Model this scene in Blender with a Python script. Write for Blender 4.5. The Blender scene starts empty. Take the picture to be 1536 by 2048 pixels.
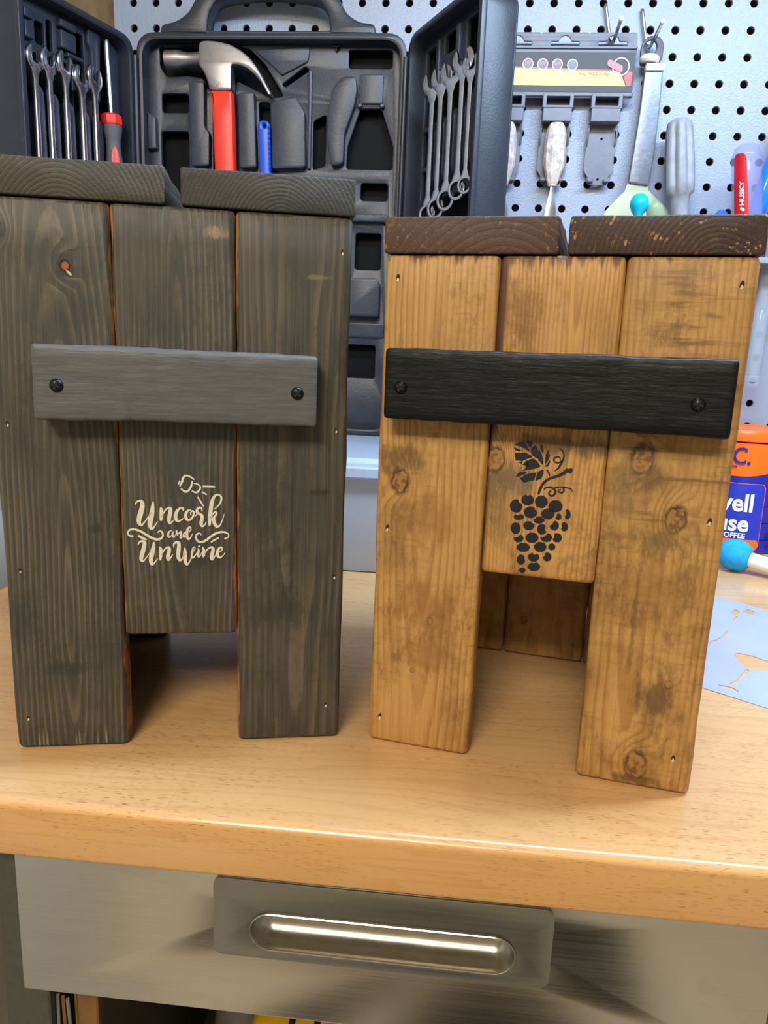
import bpy, bmesh, math, random
from mathutils import Vector, Matrix, noise as mnoise

PI = math.pi
SC = bpy.context.scene
COL = SC.collection

# ------------------------------------------------------------------ camera
yaw, pitch, roll = math.radians(4.863), math.radians(12.1914), math.radians(2.2499)
fwd = Vector((-math.sin(yaw)*math.cos(pitch), math.cos(yaw)*math.cos(pitch), -math.sin(pitch)))
rgt0 = Vector((math.cos(yaw), math.sin(yaw), 0))
up0 = rgt0.cross(fwd)
rgt = math.cos(roll)*rgt0 + math.sin(roll)*up0
up = -math.sin(roll)*rgt0 + math.cos(roll)*up0
cd = bpy.data.cameras.new('camera')
cam = bpy.data.objects.new('camera', cd)
COL.objects.link(cam)
m = Matrix.Identity(4)
for i in range(3):
    m[i][0], m[i][1], m[i][2] = rgt[i], up[i], -fwd[i]
m.translation = Vector((0.4579, -1.0937, 0.2403))
cam.matrix_world = m
cd.sensor_fit = 'VERTICAL'
cd.sensor_height = 36.0
cd.lens = 1502.26/2048*36
cd.clip_start = 0.02
SC.camera = cam

# ------------------------------------------------------------------ light
SC.view_settings.view_transform = 'Standard'
SC.view_settings.look = 'None'
SC.view_settings.gamma = 1
SC.view_settings.use_curve_mapping = False
SC.view_settings.exposure = 0.0

W = bpy.data.worlds.new('world')
SC.world = W
W.use_nodes = True
W.node_tree.nodes['Background'].inputs[0].default_value = (1.0, 0.95, 0.87, 1)
W.node_tree.nodes['Background'].inputs[1].default_value = 0.29

def area(name, loc, target, sx, sy, power, col):
    d = bpy.data.lights.new(name, 'AREA')
    d.shape = 'RECTANGLE'; d.size = sx; d.size_y = sy
    d.energy = power; d.color = col
    o = bpy.data.objects.new(name, d)
    COL.objects.link(o)
    o.location = loc
    o.rotation_euler = (Vector(target)-Vector(loc)).to_track_quat('-Z', 'Y').to_euler()
    return o
area('ceiling_lamp', (0.18, -1.80, 1.02), (0.45, -0.62, 0.1), 0.46, 0.26, 11.5, (1.0, 0.90, 0.75))
area('added_floor_fill', (0.2, -3.3, 1.8), (0.3, -2.2, -0.9), 1.2, 0.2, 38, (1.0, 0.90, 0.75))  # fill light added to brighten the floor mirrored in the drawer
area('shelf_lamp', (0.80, -0.59, 0.86), (0.76, -0.38, 0.0), 0.75, 0.06, 17.5, (0.54, 0.73, 1.0))

# ------------------------------------------------------------------ helpers
def lin(c):
    def f(v):
        v /= 255.0
        return v/12.92 if v <= 0.04045 else ((v+0.055)/1.055)**2.4
    return (f(c[0]), f(c[1]), f(c[2]), 1.0)

class NT:
    """small wrapper for writing node trees"""
    def __init__(s, name):
        s.m = bpy.data.materials.new(name); s.m.use_nodes = True
        s.t = s.m.node_tree; s.n = s.t.nodes
        s.b = s.n['Principled BSDF']
    def new(s, t, **k):
        x = s.n.new(t)
        for a, v in k.items(): setattr(x, a, v)
        return x
    def put(s, sock, v):
        if isinstance(v, bpy.types.NodeSocket): s.t.links.new(v, sock)
        elif isinstance(v, (int, float)) and hasattr(sock.default_value, '__len__'):
            sock.default_value = (v, v, v, 1)[:len(sock.default_value)]
        else: sock.default_value = v
    def math(s, op, a, b=0.0, c=0.0, clamp=False):
        x = s.new('ShaderNodeMath', operation=op, use_clamp=clamp)
        s.put(x.inputs[0], a); s.put(x.inputs[1], b); s.put(x.inputs[2], c)
        return x.outputs[0]
    def step(s, v, a, b, lo=0.0, hi=1.0):
        x = s.new('ShaderNodeMapRange', interpolation_type='SMOOTHSTEP')
        s.put(x.inputs[0], v); s.put(x.inputs[1], a); s.put(x.inputs[2], b)
        s.put(x.inputs[3], lo); s.put(x.inputs[4], hi)
        return x.outputs[0]
    def mix(s, f, a, b, mode='MIX'):
        x = s.new('ShaderNodeMix', data_type='RGBA', blend_type=mode)
        s.put(x.inputs[0], f); s.put(x.inputs[6], a); s.put(x.inputs[7], b)
        return x.outputs[2]
    def coord(s): return s.new('ShaderNodeTexCoord').outputs['Object']
    def xyz(s, v):
        x = s.new('ShaderNodeSeparateXYZ'); s.put(x.inputs[0], v); return x.outputs
    def vec(s, a, b, c):
        x = s.new('ShaderNodeCombineXYZ')
        s.put(x.inputs[0], a); s.put(x.inputs[1], b); s.put(x.inputs[2], c); return x.outputs[0]
    def noise(s, v, scale, detail=3, rough=0.55, st=None, off=(0, 0, 0)):
        if st or off != (0, 0, 0):
            mp = s.new('ShaderNodeMapping'); s.put(mp.inputs[0], v)
            mp.inputs[1].default_value = off
            mp.inputs[3].default_value = st or (1, 1, 1); v = mp.outputs[0]
        x = s.new('ShaderNodeTexNoise'); s.put(x.inputs['Vector'], v)
        x.inputs['Scale'].default_value = scale; x.inputs['Detail'].default_value = detail
        x.inputs['Roughness'].default_value = rough
        return x.outputs[0]
    def bump(s, h, st, dist=0.001, n=None):
        x = s.new('ShaderNodeBump'); x.inputs['Strength'].default_value = st
        x.inputs['Distance'].default_value = dist; s.put(x.inputs['Height'], h)
        if n: s.put(x.inputs['Normal'], n)
        return x.outputs[0]
    def done(s, col=None, rough=None, metal=None, normal=None, **k):
        for key, v in (('Base Color', col), ('Roughness', rough), ('Metallic', metal), ('Normal', normal)):
            if v is not None: s.put(s.b.inputs[key], v)
        for key, v in k.items(): s.put(s.b.inputs[key.replace('_', ' ')], v)
        return s.m

def plain(name, c, rough=0.5, metal=0.0, var=0.12, scale=60, bump=0.0, bscale=300, **k):
    n = NT(name); p = n.coord()
    v = n.noise(p, scale, 4)
    c = lin(c)
    a = tuple(x*(1-var) for x in c[:3])+(1,); b = tuple(min(1, x*(1+var)) for x in c[:3])+(1,)
    col = n.mix(n.step(v, 0.3, 0.7), a, b)
    nor = n.bump(n.noise(p, bscale, 3), bump, 0.0006) if bump else None
    return n.done(col, n.math('ADD', rough-0.04, n.math('MULTIPLY', v, 0.08)), metal, nor, **k)

MW = {}     # world matrices of root empties
def setp(o, label=None, cat=None, group=None, kind=None):
    if label: o['label'] = label
    if cat: o['category'] = cat
    if group: o['group'] = group
    if kind: o['kind'] = kind
    return o
def empty(name, loc, rz=0.0, label=None, cat=None, group=None, kind=None):
    o = bpy.data.objects.new(name, None); COL.objects.link(o)
    o.location = loc; o.rotation_euler = (0, 0, rz)
    o.empty_display_size = 0.02
    MW[o.name] = Matrix.Translation(loc) @ Matrix.Rotation(rz, 4, 'Z')
    return setp(o, label, cat, group, kind)
def root_mw(o):
    while o.parent: o = o.parent
    return MW.get(o.name, Matrix.Identity(4))
def link(name, me, mats, parent=None, smooth=False):
    o = bpy.data.objects.new(name, me); COL.objects.link(o)
    if not isinstance(mats, (list, tuple)): mats = [mats]
    if not me.materials:
        for x in mats: me.materials.append(x)
    if smooth:
        me.shade_smooth()
    if parent: o.parent = parent
    return o
def obj(name, bm, mats, parent=None, smooth=None, world=True, loc=None, **tags):
    """bmesh -> one object. world: verts are in world space and are moved to the root's frame.
    smooth: angle in degrees for smooth shading with sharp edges"""
    bmesh.ops.recalc_face_normals(bm, faces=bm.faces)
    if parent and world: bm.transform(root_mw(parent).inverted())
    elif loc is not None: bm.transform(Matrix.Translation(-Vector(loc)))
    if smooth:
        lim = math.radians(smooth)
        for f in bm.faces: f.smooth = True
        for e in bm.edges:
            e.smooth = len(e.link_faces) == 2 and e.calc_face_angle(0) < lim
    me = bpy.data.meshes.new(name); bm.to_mesh(me); bm.free()
    o = link(name, me, mats, parent)
    if loc is not None and not parent: o.location = loc
    return setp(o, **tags)

def merge(*bms):
    out = bmesh.new()
    for b in bms:
        me = bpy.data.meshes.new('tmp'); b.to_mesh(me); b.free(); out.from_mesh(me); bpy.data.meshes.remove(me)
    return out
def paint(bm, idx):
    for f in bm.faces: f.material_index = idx
    return bm
def box(x0, x1, y0, y1, z0, z1, bev=0.0, seg=2):
    bm = bmesh.new()
    vs = [bm.verts.new((x, y, z)) for x in (x0, x1) for y in (y0, y1) for z in (z0, z1)]
    for q in ((0, 1, 3, 2), (4, 6, 7, 5), (0, 4, 5, 1), (2, 3, 7, 6), (0, 2, 6, 4), (1, 5, 7, 3)):
        bm.faces.new([vs[i] for i in q])
    bmesh.ops.recalc_face_normals(bm, faces=bm.faces)
    if bev: bmesh.ops.bevel(bm, geom=bm.edges[:], offset=bev, segments=seg, profile=0.5, affect='EDGES', clamp_overlap=True)
    return bm
def lathe(prof, n=24, axis=None, origin=(0, 0, 0), sx=1.0):
    """prof: (radius, height) along axis"""
    bm = bmesh.new()
    a = Vector(axis or (0, 0, 1)).normalized()
    q = Vector((0, 0, 1)).rotation_difference(a).to_matrix()
    rings = []
    for r, h in prof:
        if r < 1e-6: rings.append([bm.verts.new(q @ Vector((0, 0, h)) + Vector(origin))])
        else: rings.append([bm.verts.new(q @ Vector((r*math.cos(2*PI*i/n)*sx, r*math.sin(2*PI*i/n), h)) + Vector(origin)) for i in range(n)])
    for A, B in zip(rings, rings[1:]):
        for i in range(n):
            j = (i+1) % n
            if len(A) == 1 and len(B) == 1: continue
            if len(A) == 1: bm.faces.new((A[0], B[i], B[j]))
            elif len(B) == 1: bm.faces.new((A[i], A[j], B[0]))
            else: bm.faces.new((A[i], A[j], B[j], B[i]))
    for R in (rings[0], rings[-1]):
        if len(R) > 1: bm.faces.new(R)
    return bm
def smooth_pts(pts, k=6):
    """Catmull-Rom through points of any dimension"""
    P = [tuple(p) for p in pts]
    if len(P) < 3: return P
    out = []
    for i in range(len(P)-1):
        p0, p1, p2, p3 = P[max(i-1, 0)], P[i], P[i+1], P[min(i+2, len(P)-1)]
        for s in range(k):
            t = s/k
            out.append(tuple(0.5*((2*b)+(c-a)*t+(2*a-5*b+4*c-d)*t*t+(3*b-a-3*c+d)*t**3) for a, b, c, d in zip(p0, p1, p2, p3)))
    out.append(P[-1]); return out
def tube(pts, r, n=8, k=0):
    """r: number or list along pts"""
    if k: 
        if isinstance(r, (list, tuple)): q = smooth_pts([tuple(p)+(x,) for p, x in zip(pts, r)], k); pts = [p[:3] for p in q]; r = [p[3] for p in q]
        else: pts = smooth_pts(pts, k)
    P = [Vector(p) for p in pts]
    R = r if isinstance(r, (list, tuple)) else [r]*len(P)
    bm = bmesh.new(); rings = []; up_ = None
    for i, p in enumerate(P):
        t = (P[min(i+1, len(P)-1)]-P[max(i-1, 0)]).normalized()
        if up_ is None: up_ = t.orthogonal().normalized()
        up_ = (up_ - t*up_.dot(t)).normalized(); b = t.cross(up_)
        rings.append([bm.verts.new(p+R[i]*(math.cos(2*PI*j/n)*up_+math.sin(2*PI*j/n)*b)) for j in range(n)])
    for A, B in zip(rings, rings[1:]):
        for j in range(n): bm.faces.new((A[j], A[(j+1) % n], B[(j+1) % n], B[j]))
    bm.faces.new(rings[0]); bm.faces.new(rings[-1])
    return bm
def rpoly(pts, r, n=4):
    """round the corners of a polygon"""
    out = []
    for i, p in enumerate(pts):
        a, b, c = Vector(pts[i-1]), Vector(p), Vector(pts[(i+1) % len(pts)])
        u, v = a-b, c-b
        d = min(r, u.length*0.45, v.length*0.45)
        s, e = b+u.normalized()*d, b+v.normalized()*d
        for k in range(n+1):
            t = k/n
            q = s*(1-t)**2 + b*2*t*(1-t) + e*t*t
            out.append((q.x, q.y))
    return out
def rect(x0, x1, y0, y1): return [(x0, y0), (x1, y0), (x1, y1), (x0, y1)]
def circ(cx, cy, r, n=20, ry=None): return [(cx+r*math.cos(2*PI*i/n), cy+(ry or r)*math.sin(2*PI*i/n)) for i in range(n)]
def plate(contours, t, fn=None, bev=0.0, base=0.0):
    """flat plate with holes: 2D contours extruded from base to base+t; fn maps (x, y, h) to a point"""
    cu = bpy.data.curves.new('tmp', 'CURVE'); cu.dimensions = '2D'; cu.fill_mode = 'BOTH'
    cu.extrude = max(t/2-bev, 1e-6); cu.bevel_depth = bev; cu.bevel_resolution = 1; cu.offset = -bev
    for c in contours:
        s = cu.splines.new('POLY'); s.points.add(len(c)-1)
        for p, q in zip(s.points, c): p.co = (q[0], q[1], 0, 1)
        s.use_cyclic_u = True
    return _curve_bm(cu, t, fn, base)
def _curve_bm(cu, t, fn, base):
    o = bpy.data.objects.new('tmp', cu); COL.objects.link(o)
    dg = bpy.context.evaluated_depsgraph_get(); dg.update()
    me = bpy.data.meshes.new_from_object(o.evaluated_get(dg))
    bpy.data.objects.remove(o); bpy.data.curves.remove(cu)
    bm = bmesh.new(); bm.from_mesh(me); bpy.data.meshes.remove(me)
    bmesh.ops.remove_doubles(bm, verts=bm.verts, dist=1e-6)
    for v in bm.verts:
        p = (v.co.x, v.co.y, v.co.z+t/2+base)
        v.co = fn(*p) if fn else p
    return bm
def text(body, size, fn, t=0.0003, align='CENTER', bold=0.0, sx=1.0, base=0.0):
    cu = bpy.data.curves.new('tmp', 'FONT'); cu.body = body; cu.size = size; cu.align_x = align
    cu.align_y = 'CENTER'; cu.extrude = t/2; cu.offset = bold*size; cu.resolution_u = 3
    return _curve_bm(cu, t, (lambda x, y, h: fn(x*sx, y, h)), base)
def strokes(lst, fn, t=0.00025, k=6):
    """brush strokes: lists of (x, y, width); fn maps (x, y, h)"""
    bm = bmesh.new()
    for st in lst:
        q = smooth_pts(st, k)
        L, R = [], []
        for i, (x, y, w) in enumerate(q):
            a, b = q[max(i-1, 0)], q[min(i+1, len(q)-1)]
            dx, dy = b[0]-a[0], b[1]-a[1]; l = math.hypot(dx, dy) or 1
            nx, ny = -dy/l*w/2, dx/l*w/2
            L.append((x+nx, y+ny)); R.append((x-nx, y-ny))
        for (s, e) in ((0, 1), (-1, -2)):      # round caps
            x, y, w = q[s]; x2, y2, _ = q[e]
            a0 = math.atan2(y-y2, x-x2)
            cap = [(x+w/2*math.cos(a0+a), y+w/2*math.sin(a0+a)) for a in (-PI/2, -PI/4, 0, PI/4, PI/2)]
            bm.faces.new([bm.verts.new(fn(px, py, t)) for px, py in cap])
        vl = [bm.verts.new(fn(*p, t)) for p in L]; vr = [bm.verts.new(fn(*p, t)) for p in R]
        for i in range(len(q)-1): bm.faces.new((vl[i], vr[i], vr[i+1], vl[i+1]))
    return bm
def poly(pts, fn, t=0.00025):
    bm = bmesh.new(); bm.faces.new([bm.verts.new(fn(x, y, t)) for x, y in pts])
    bmesh.ops.triangulate(bm, faces=bm.faces)
    return bm
def board(axis, a, b, lo, hi, r=0.003, amp=0.0003, seed=0, nst=14, er=None, nseg=5):
    """solid board with eased, slightly uneven edges. axis: 0/1/2 the long one;
    a, b: (min, max) along the two other axes in order; lo, hi along axis"""
    er = r if er is None else er
    bm = bmesh.new(); rings = []
    st = [(lo, er), (lo+er*0.3, er*0.3), (lo+er, 0)]
    st += [(lo+er+(hi-lo-2*er)*i/nst, 0) for i in range(1, nst)]
    st += [(hi-er, 0), (hi-er*0.3, er*0.3), (hi, er)]
    for t, ins in st:
        a0, a1, b0, b1 = a[0]+ins, a[1]-ins, b[0]+ins, b[1]-ins
        rr = max(r*0.35, r-ins*0.5)
        pts = []
        for cx, cy, s in ((a1-rr, b1-rr, 0), (a0+rr, b1-rr, 1), (a0+rr, b0+rr, 2), (a1-rr, b0+rr, 3)):
            for i in range(4):
                an = (s+i/3)*PI/2; pts.append((cx+rr*math.cos(an), cy+rr*math.sin(an), 1.0))
            # points along the flat to the next corner
            nx = {0: (a0+rr, b1), 1: (a0, b0+rr), 2: (a1-rr, b0), 3: (a1, b1-rr)}[s]
            px = pts[-1]
            for i in range(1, nseg): pts.append((px[0]+(nx[0]-px[0])*i/nseg, px[1]+(nx[1]-px[1])*i/nseg, 0.35))
        ring = []
        ca, cb = (a[0]+a[1])/2, (b[0]+b[1])/2
        for x, y, w in pts:
            nz = mnoise.noise(Vector((x*45+seed*7.1, y*45, t*32+seed*3.3)))*amp*w*2 + mnoise.noise(Vector((x*160+seed, y*160, t*150)))*amp*w
            d = Vector((x-ca, y-cb)).normalized()*nz
            c = [0, 0, 0]; oth = [i for i in range(3) if i != axis]
            c[oth[0]], c[oth[1]], c[axis] = x+d.x, y+d.y, t
            ring.append(bm.verts.new(c))
        rings.append(ring)
    n = len(rings[0])
    for A, B in zip(rings, rings[1:]):
        for i in range(n): bm.faces.new((A[i], A[(i+1) % n], B[(i+1) % n], B[i]))
    bm.faces.new(rings[0]); bm.faces.new(rings[-1])
    return bm

# ------------------------------------------------------------------ materials
def wood(name, base, dark, line, pith, tilt, period, axis=2, knots=(), spots=(), linew=0.7, blotch=0.5, bsc=1.0,
         raw=None, dirt=0.0, stripes=(), fleck=None, rawcol=(152, 104, 58), top=None, chatter=0.0, fiber=0.5, pores=0.4, rough=0.5, bump=0.35, seed=0, invert=False, wob=1.0):
    n = NT(name); p = n.coord(); X, Y, Z = n.xyz(p)
    if axis == 1: Y, Z = Z, Y
    if axis == 0: X, Z = Z, X
    q = n.vec(X, Y, Z)
    of = (seed*1.7, seed*0.9, seed*2.3)
    n1 = n.noise(q, 1, 3, st=(9, 9, 3.2), off=of)
    n2 = n.noise(q, 1, 2, st=(30, 30, 5), off=of)
    x0, y0, z0 = pith
    dx = n.math('ADD', n.math('SUBTRACT', X, x0), n.math('MULTIPLY', n.math('SUBTRACT', n1, 0.5), 0.016*wob))
    dd = n.math('ADD', n.math('SUBTRACT', Y, y0), n.math('MULTIPLY', n.math('SUBTRACT', Z, z0), tilt))
    dd = n.math('ADD', dd, n.math('MULTIPLY', n.math('SUBTRACT', n2, 0.5), 0.006*wob))
    R = n.math('SQRT', n.math('ADD', n.math('MULTIPLY', dx, dx), n.math('MULTIPLY', dd, dd)))
    kd = []
    for (kx, kz, kr) in knots:
        ex = n.math('SUBTRACT', X, kx); ez = n.math('MULTIPLY', n.math('SUBTRACT', Z, kz), 0.75)
        d = n.math('SQRT', n.math('ADD', n.math('MULTIPLY', ex, ex), n.math('MULTIPLY', ez, ez)))
        kd.append((d, kr))
        R = n.math('ADD', R, n.math('MULTIPLY', n.step(d, kr*3.4, 0.0), kr*1.9))
    f = n.math('FRACT', n.math('DIVIDE', R, period))
    ln = n.math('MULTIPLY', n.step(f, 0.35, 0.86), n.step(f, 1.0, 0.9))
    br = n.noise(q, 1, 3, st=(40, 40, 10), off=of)
    lf = n.math('MULTIPLY', ln, n.step(br, 0.3, 0.62, 0.25, 1.0))
    col = n.mix(n.math('MULTIPLY', lf, linew), lin(base), lin(line))
    fib = n.noise(q, 1, 3, st=(900, 900, 16), off=of)
    col = n.mix(n.step(fib, 0.35, 0.75, 0, fiber*0.6), col, lin(line))
    bl = n.noise(q, 1, 4, 0.62, st=(34*bsc, 34*bsc, 17*bsc), off=of)
    col = n.mix(n.step(bl, 0.46, 0.72, 0, blotch), col, lin(dark))
    if chatter:
        c1 = n.noise(q, 1, 3, 0.6, st=(30, 30, 260), off=of)
        c2 = n.noise(q, 1, 2, st=(14, 14, 9), off=of)
        col = n.mix(n.math('MULTIPLY', n.step(c1, 0.5, 0.7), n.step(c2, 0.4, 0.65, 0, chatter)), col, lin(dark))
    if pores:
        po = n.noise(q, 1, 2, st=(1100, 1100, 130), off=of)
        pm = n.noise(q, 1, 3, 0.6, st=(45, 45, 30), off=of)
        col = n.mix(n.math('MULTIPLY', n.step(po, 0.6, 0.7), n.step(pm, 0.45, 0.7, 0, pores)), col, lin(dark))
    sn = n.noise(q, 1, 5, 0.72, st=(150, 150, 62), off=of)
    for (sx, sz, rx, rz, c, am) in spots:
        ex = n.math('DIVIDE', n.math('SUBTRACT', X, sx), rx); ez = n.math('DIVIDE', n.math('SUBTRACT', Z, sz), rz)
        d = n.math('SQRT', n.math('ADD', n.math('MULTIPLY', ex, ex), n.math('MULTIPLY', ez, ez)))
        d = n.math('ADD', d, n.math('MULTIPLY', n.math('SUBTRACT', sn, 0.5), 3.4))
        d = n.math('ADD', d, n.math('MULTIPLY', n.math('SUBTRACT', fib, 0.5), 0.9))
        col = n.mix(n.step(d, 1.35, 0.35, 0, am), col, lin(c))
    if dirt:
        d1 = n.noise(q, 1, 6, 0.75, st=(170, 170, 85), off=of)
        d2 = n.noise(q, 1, 3, 0.6, st=(26, 26, 15), off=of)
        d3 = n.noise(q, 1, 3, 0.6, st=(60, 60, 330), off=of)
        m1 = n.math('MULTIPLY', n.step(d1, 0.47, 0.66), n.step(d2, 0.36, 0.62, 0.12, 1.0))
        m2 = n.math('MULTIPLY', n.step(d3, 0.5, 0.68), n.step(d2, 0.4, 0.6, 0.0, 0.5))
        col = n.mix(n.math('MULTIPLY', n.math('MAXIMUM', m1, m2), dirt), col, lin(dark))
    for (xa, xb, za, zb, c, am) in stripes:
        e = n.math('ADD', X, n.math('MULTIPLY', n.math('SUBTRACT', br, 0.5), 0.0022))
        e = n.math('ADD', e, n.math('MULTIPLY', n.math('SUBTRACT', fib, 0.5), 0.0014))
        mk = n.math('MULTIPLY', n.step(e, xa-0.0005, xa+0.0005), n.step(e, xb+min(0.0012, (xb-xa)*0.6), xb-min(0.0012, (xb-xa)*0.6)))
        mk = n.math('MULTIPLY', mk, n.math('MULTIPLY', n.step(Z, za-0.006, za+0.006), n.step(Z, zb+0.006, zb-0.006, 0, am)))
        col = n.mix(mk, col, lin(c))
    if fleck:
        c, am, sc = fleck
        f1 = n.noise(q, 1, 3, 0.6, st=(sc, sc*0.8, 20), off=of)
        f2 = n.noise(q, 1, 2, st=(40, 60, 20), off=of)
        col = n.mix(n.math('MULTIPLY', n.math('MULTIPLY', n.step(f1, 0.56, 0.64), n.step(f, 0.25, 0.5)), n.step(f2, 0.4, 0.6, 0.15, am)), col, lin(c))
    kn1 = n.noise(q, 1, 4, 0.65, st=(330, 330, 260), off=of)
    kn2 = n.noise(q, 1, 2, st=(150, 150, 150), off=of)
    for d, kr in kd:
        dn = n.math('ADD', d, n.math('MULTIPLY', n.math('SUBTRACT', kn1, 0.5), kr*0.75))
        dn = n.math('ADD', dn, n.math('MULTIPLY', n.math('SUBTRACT', kn2, 0.5), kr*0.9))
        col = n.mix(n.math('MULTIPLY', n.step(dn, kr*1.5, kr*1.02, 0, 0.95), n.step(kn2, 0.3, 0.6, 0.45, 1.0)), col, lin(tuple(int(v*0.72) for v in dark)))
        kc = tuple(int(a*0.62+b*0.38) for a, b in zip(base, dark))
        kc = (min(255, kc[0]), kc[1]-2, kc[2]-4)
        rg = n.math('FRACT', n.math('DIVIDE', dn, kr*0.34))
        col = n.mix(n.step(dn, kr*0.98, kr*0.85), col, n.mix(n.step(kn1, 0.48, 0.6, 0, 0.75), lin(kc), lin(dark)))
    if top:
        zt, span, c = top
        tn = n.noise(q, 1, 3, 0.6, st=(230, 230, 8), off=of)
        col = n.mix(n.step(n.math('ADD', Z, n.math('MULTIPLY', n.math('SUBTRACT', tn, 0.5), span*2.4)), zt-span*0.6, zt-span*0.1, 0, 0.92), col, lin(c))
    if raw:
        for rx in raw:
            e = n.math('ABSOLUTE', n.math('SUBTRACT', X, rx))
            e = n.math('ADD', e, n.math('MULTIPLY', n.noise(q, 1, 3, 0.7, st=(25, 25, 26), off=of), 0.006))
            col = n.mix(n.step(e, 0.0039, 0.0031, 0, 0.95), col, lin(rawcol))
    h = n.math('ADD', n.math('MULTIPLY', ln, -0.4 if not invert else 0.4), n.math('MULTIPLY', fib, 0.8))
    nor = n.bump(h, bump, 0.0006)
    return n.done(col, n.math('ADD', rough, n.math('MULTIPLY', fib, 0.12)), 0.0, nor)

def endgrain(name, base, dark, line, pith, period, speck=0.0, seed=0, linew=0.75, fleck=None):
    """top boards: rings seen on the sawn end, long grain along y"""
    return wood(name, base, dark, line, pith, 0.012, period, axis=1, linew=linew, fleck=fleck, blotch=0.5, bsc=1.4, fiber=0.1, pores=speck, rough=0.6, bump=0.6, seed=seed)

M = {}
def beech(name, face):
    n = NT(name); p = n.coord(); X, Y, Z = n.xyz(p)
    v = Y if not face else Z
    base, dk, lt = lin((205, 152, 98)), lin((178, 118, 66)), lin((216, 172, 118))
    bk = n.new('ShaderNodeTexBrick'); bk.offset = 0.37; bk.squash = 1.0
    n.put(bk.inputs['Vector'], n.vec(n.math('ADD', X, 0.087), n.math('ADD', v, 0.008), 0.0))
    bk.inputs['Color1'].default_value = lin((208, 163, 110)); bk.inputs['Color2'].default_value = lin((216, 172, 118))
    bk.inputs['Mortar'].default_value = lin((204, 156, 102)); bk.inputs['Scale'].default_value = 1
    bk.inputs['Mortar Size'].default_value = 0.0003; bk.inputs['Brick Width'].default_value = 0.59
    bk.inputs['Row Height'].default_value = 0.088; bk.inputs['Bias'].default_value = -0.1
    col = bk.outputs[0] if not face else lin((214, 163, 100))
    w = n.noise(p, 1, 3, st=(3.5, 22, 60 if face else 22))
    R = n.math('FRACT', n.math('MULTIPLY', n.math('ADD', w, n.math('MULTIPLY', v, 14)), 7.0))
    col = n.mix(n.math('MULTIPLY', n.step(R, 0.5, 0.95), n.step(R, 1.0, 0.95, 0, 0.2)), col, dk)
    fl = n.noise(p, 1, 1, st=(170, 1700, 1700), off=(3, 1, 2))
    fm = n.noise(p, 1, 2, st=(9, 30, 30), off=(1, 4, 2))
    flm = n.math('MULTIPLY', n.step(fl, 0.625, 0.69), n.step(fm, 0.35, 0.62, 0.1, 0.8))
    col = n.mix(flm, col, lin((150, 92, 50)))
    col = n.mix(n.step(n.noise(p, 1, 3, st=(11, 40, 40)), 0.45, 0.75, 0, 0.35), col, lt)
    # wear marks that stay put: dark smudges and blue grey scuffs
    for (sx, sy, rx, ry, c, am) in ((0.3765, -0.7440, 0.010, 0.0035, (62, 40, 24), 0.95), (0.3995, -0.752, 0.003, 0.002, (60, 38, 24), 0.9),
                                    (0.678, -0.562, 0.026, 0.008, (112, 112, 122), 0.75), (0.66, -0.59, 0.03, 0.006, (120, 112, 112), 0.55),
                                    (0.40, -0.634, 0.018, 0.012, (120, 86, 60), 0.6), (0.385, -0.587, 0.01, 0.012, (110, 86, 70), 0.5),
                                    (0.53, -0.555, 0.03, 0.004, (96, 78, 52), 0.6), (0.475, -0.69, 0.006, 0.01, (190, 130, 70), 0.5)):
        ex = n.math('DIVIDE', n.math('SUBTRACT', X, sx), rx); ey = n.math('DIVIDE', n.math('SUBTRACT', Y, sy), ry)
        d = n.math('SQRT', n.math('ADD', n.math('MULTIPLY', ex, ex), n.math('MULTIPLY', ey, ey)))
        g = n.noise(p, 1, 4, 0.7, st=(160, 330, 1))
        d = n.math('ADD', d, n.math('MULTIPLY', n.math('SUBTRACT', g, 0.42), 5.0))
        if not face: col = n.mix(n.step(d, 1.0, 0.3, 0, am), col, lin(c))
    nor = n.bump(n.math('ADD', n.noise(p, 1, 2, st=(25, 180, 180)), n.math('MULTIPLY', flm, -0.5)), 0.06, 0.0006)
    return n.done(col, n.math('ADD', 0.19, n.math('MULTIPLY', w, 0.1)), 0.0, nor, Coat_Weight=0.25, Coat_Roughness=0.12)
M['bench_top'] = beech('beech_top', False)
M['bench_face'] = beech('beech_front', True)

def steel(name, c, rough, st, aniso=0.0, smudge=0.0):
    n = NT(name); p = n.coord()
    g = n.noise(p, 1, 3, 0.6, st=st)
    s = n.noise(p, 1, 4, 0.6, st=(35, 35, 60))
    c = lin(c)
    col = n.mix(n.step(g, 0.3, 0.7), tuple(x*0.93 for x in c[:3])+(1,), c)
    if smudge: col = n.mix(n.step(s, 0.62, 0.7, 0, smudge), col, tuple(x*0.55 for x in c[:3])+(1,))
    nor = n.bump(g, 0.05, 0.0003)
    return n.done(col, n.math('ADD', rough, n.math('MULTIPLY', g, 0.12)), 1.0, nor, Anisotropic=aniso)
M['drawer_steel'] = steel('brushed_steel', (226, 215, 196), 0.17, (4, 900, 900), 0.5, 0.12)
M['pull_steel'] = steel('pull_steel', (172, 168, 156), 0.34, (6, 700, 700), 0.2)
M['recess_steel'] = steel('polished_steel', (196, 190, 174), 0.2, (60, 200, 60), 0, 0.2)
M['chrome'] = plain('chrome', (196, 200, 206), 0.2, 1.0, 0.05)
M['wrench'] = plain('wrench_steel', (190, 194, 204), 0.28, 1.0, 0.1, bump=0.05)
M['hammer_steel'] = steel('hammer_steel', (158, 154, 154), 0.38, (200, 200, 60), 0, 0.8)
M['cabinet'] = plain('cabinet_paint', (74, 72, 60), 0.5, 0.0, 0.1, 220, 0.2, 900)
M['cabinet_in'] = plain('cabinet_inside', (52, 50, 48), 0.6)
M['black_plastic'] = plain('black_plastic', (38, 41, 49), 0.38, 0, 0.12, 40, 0.25, 500)
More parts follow.
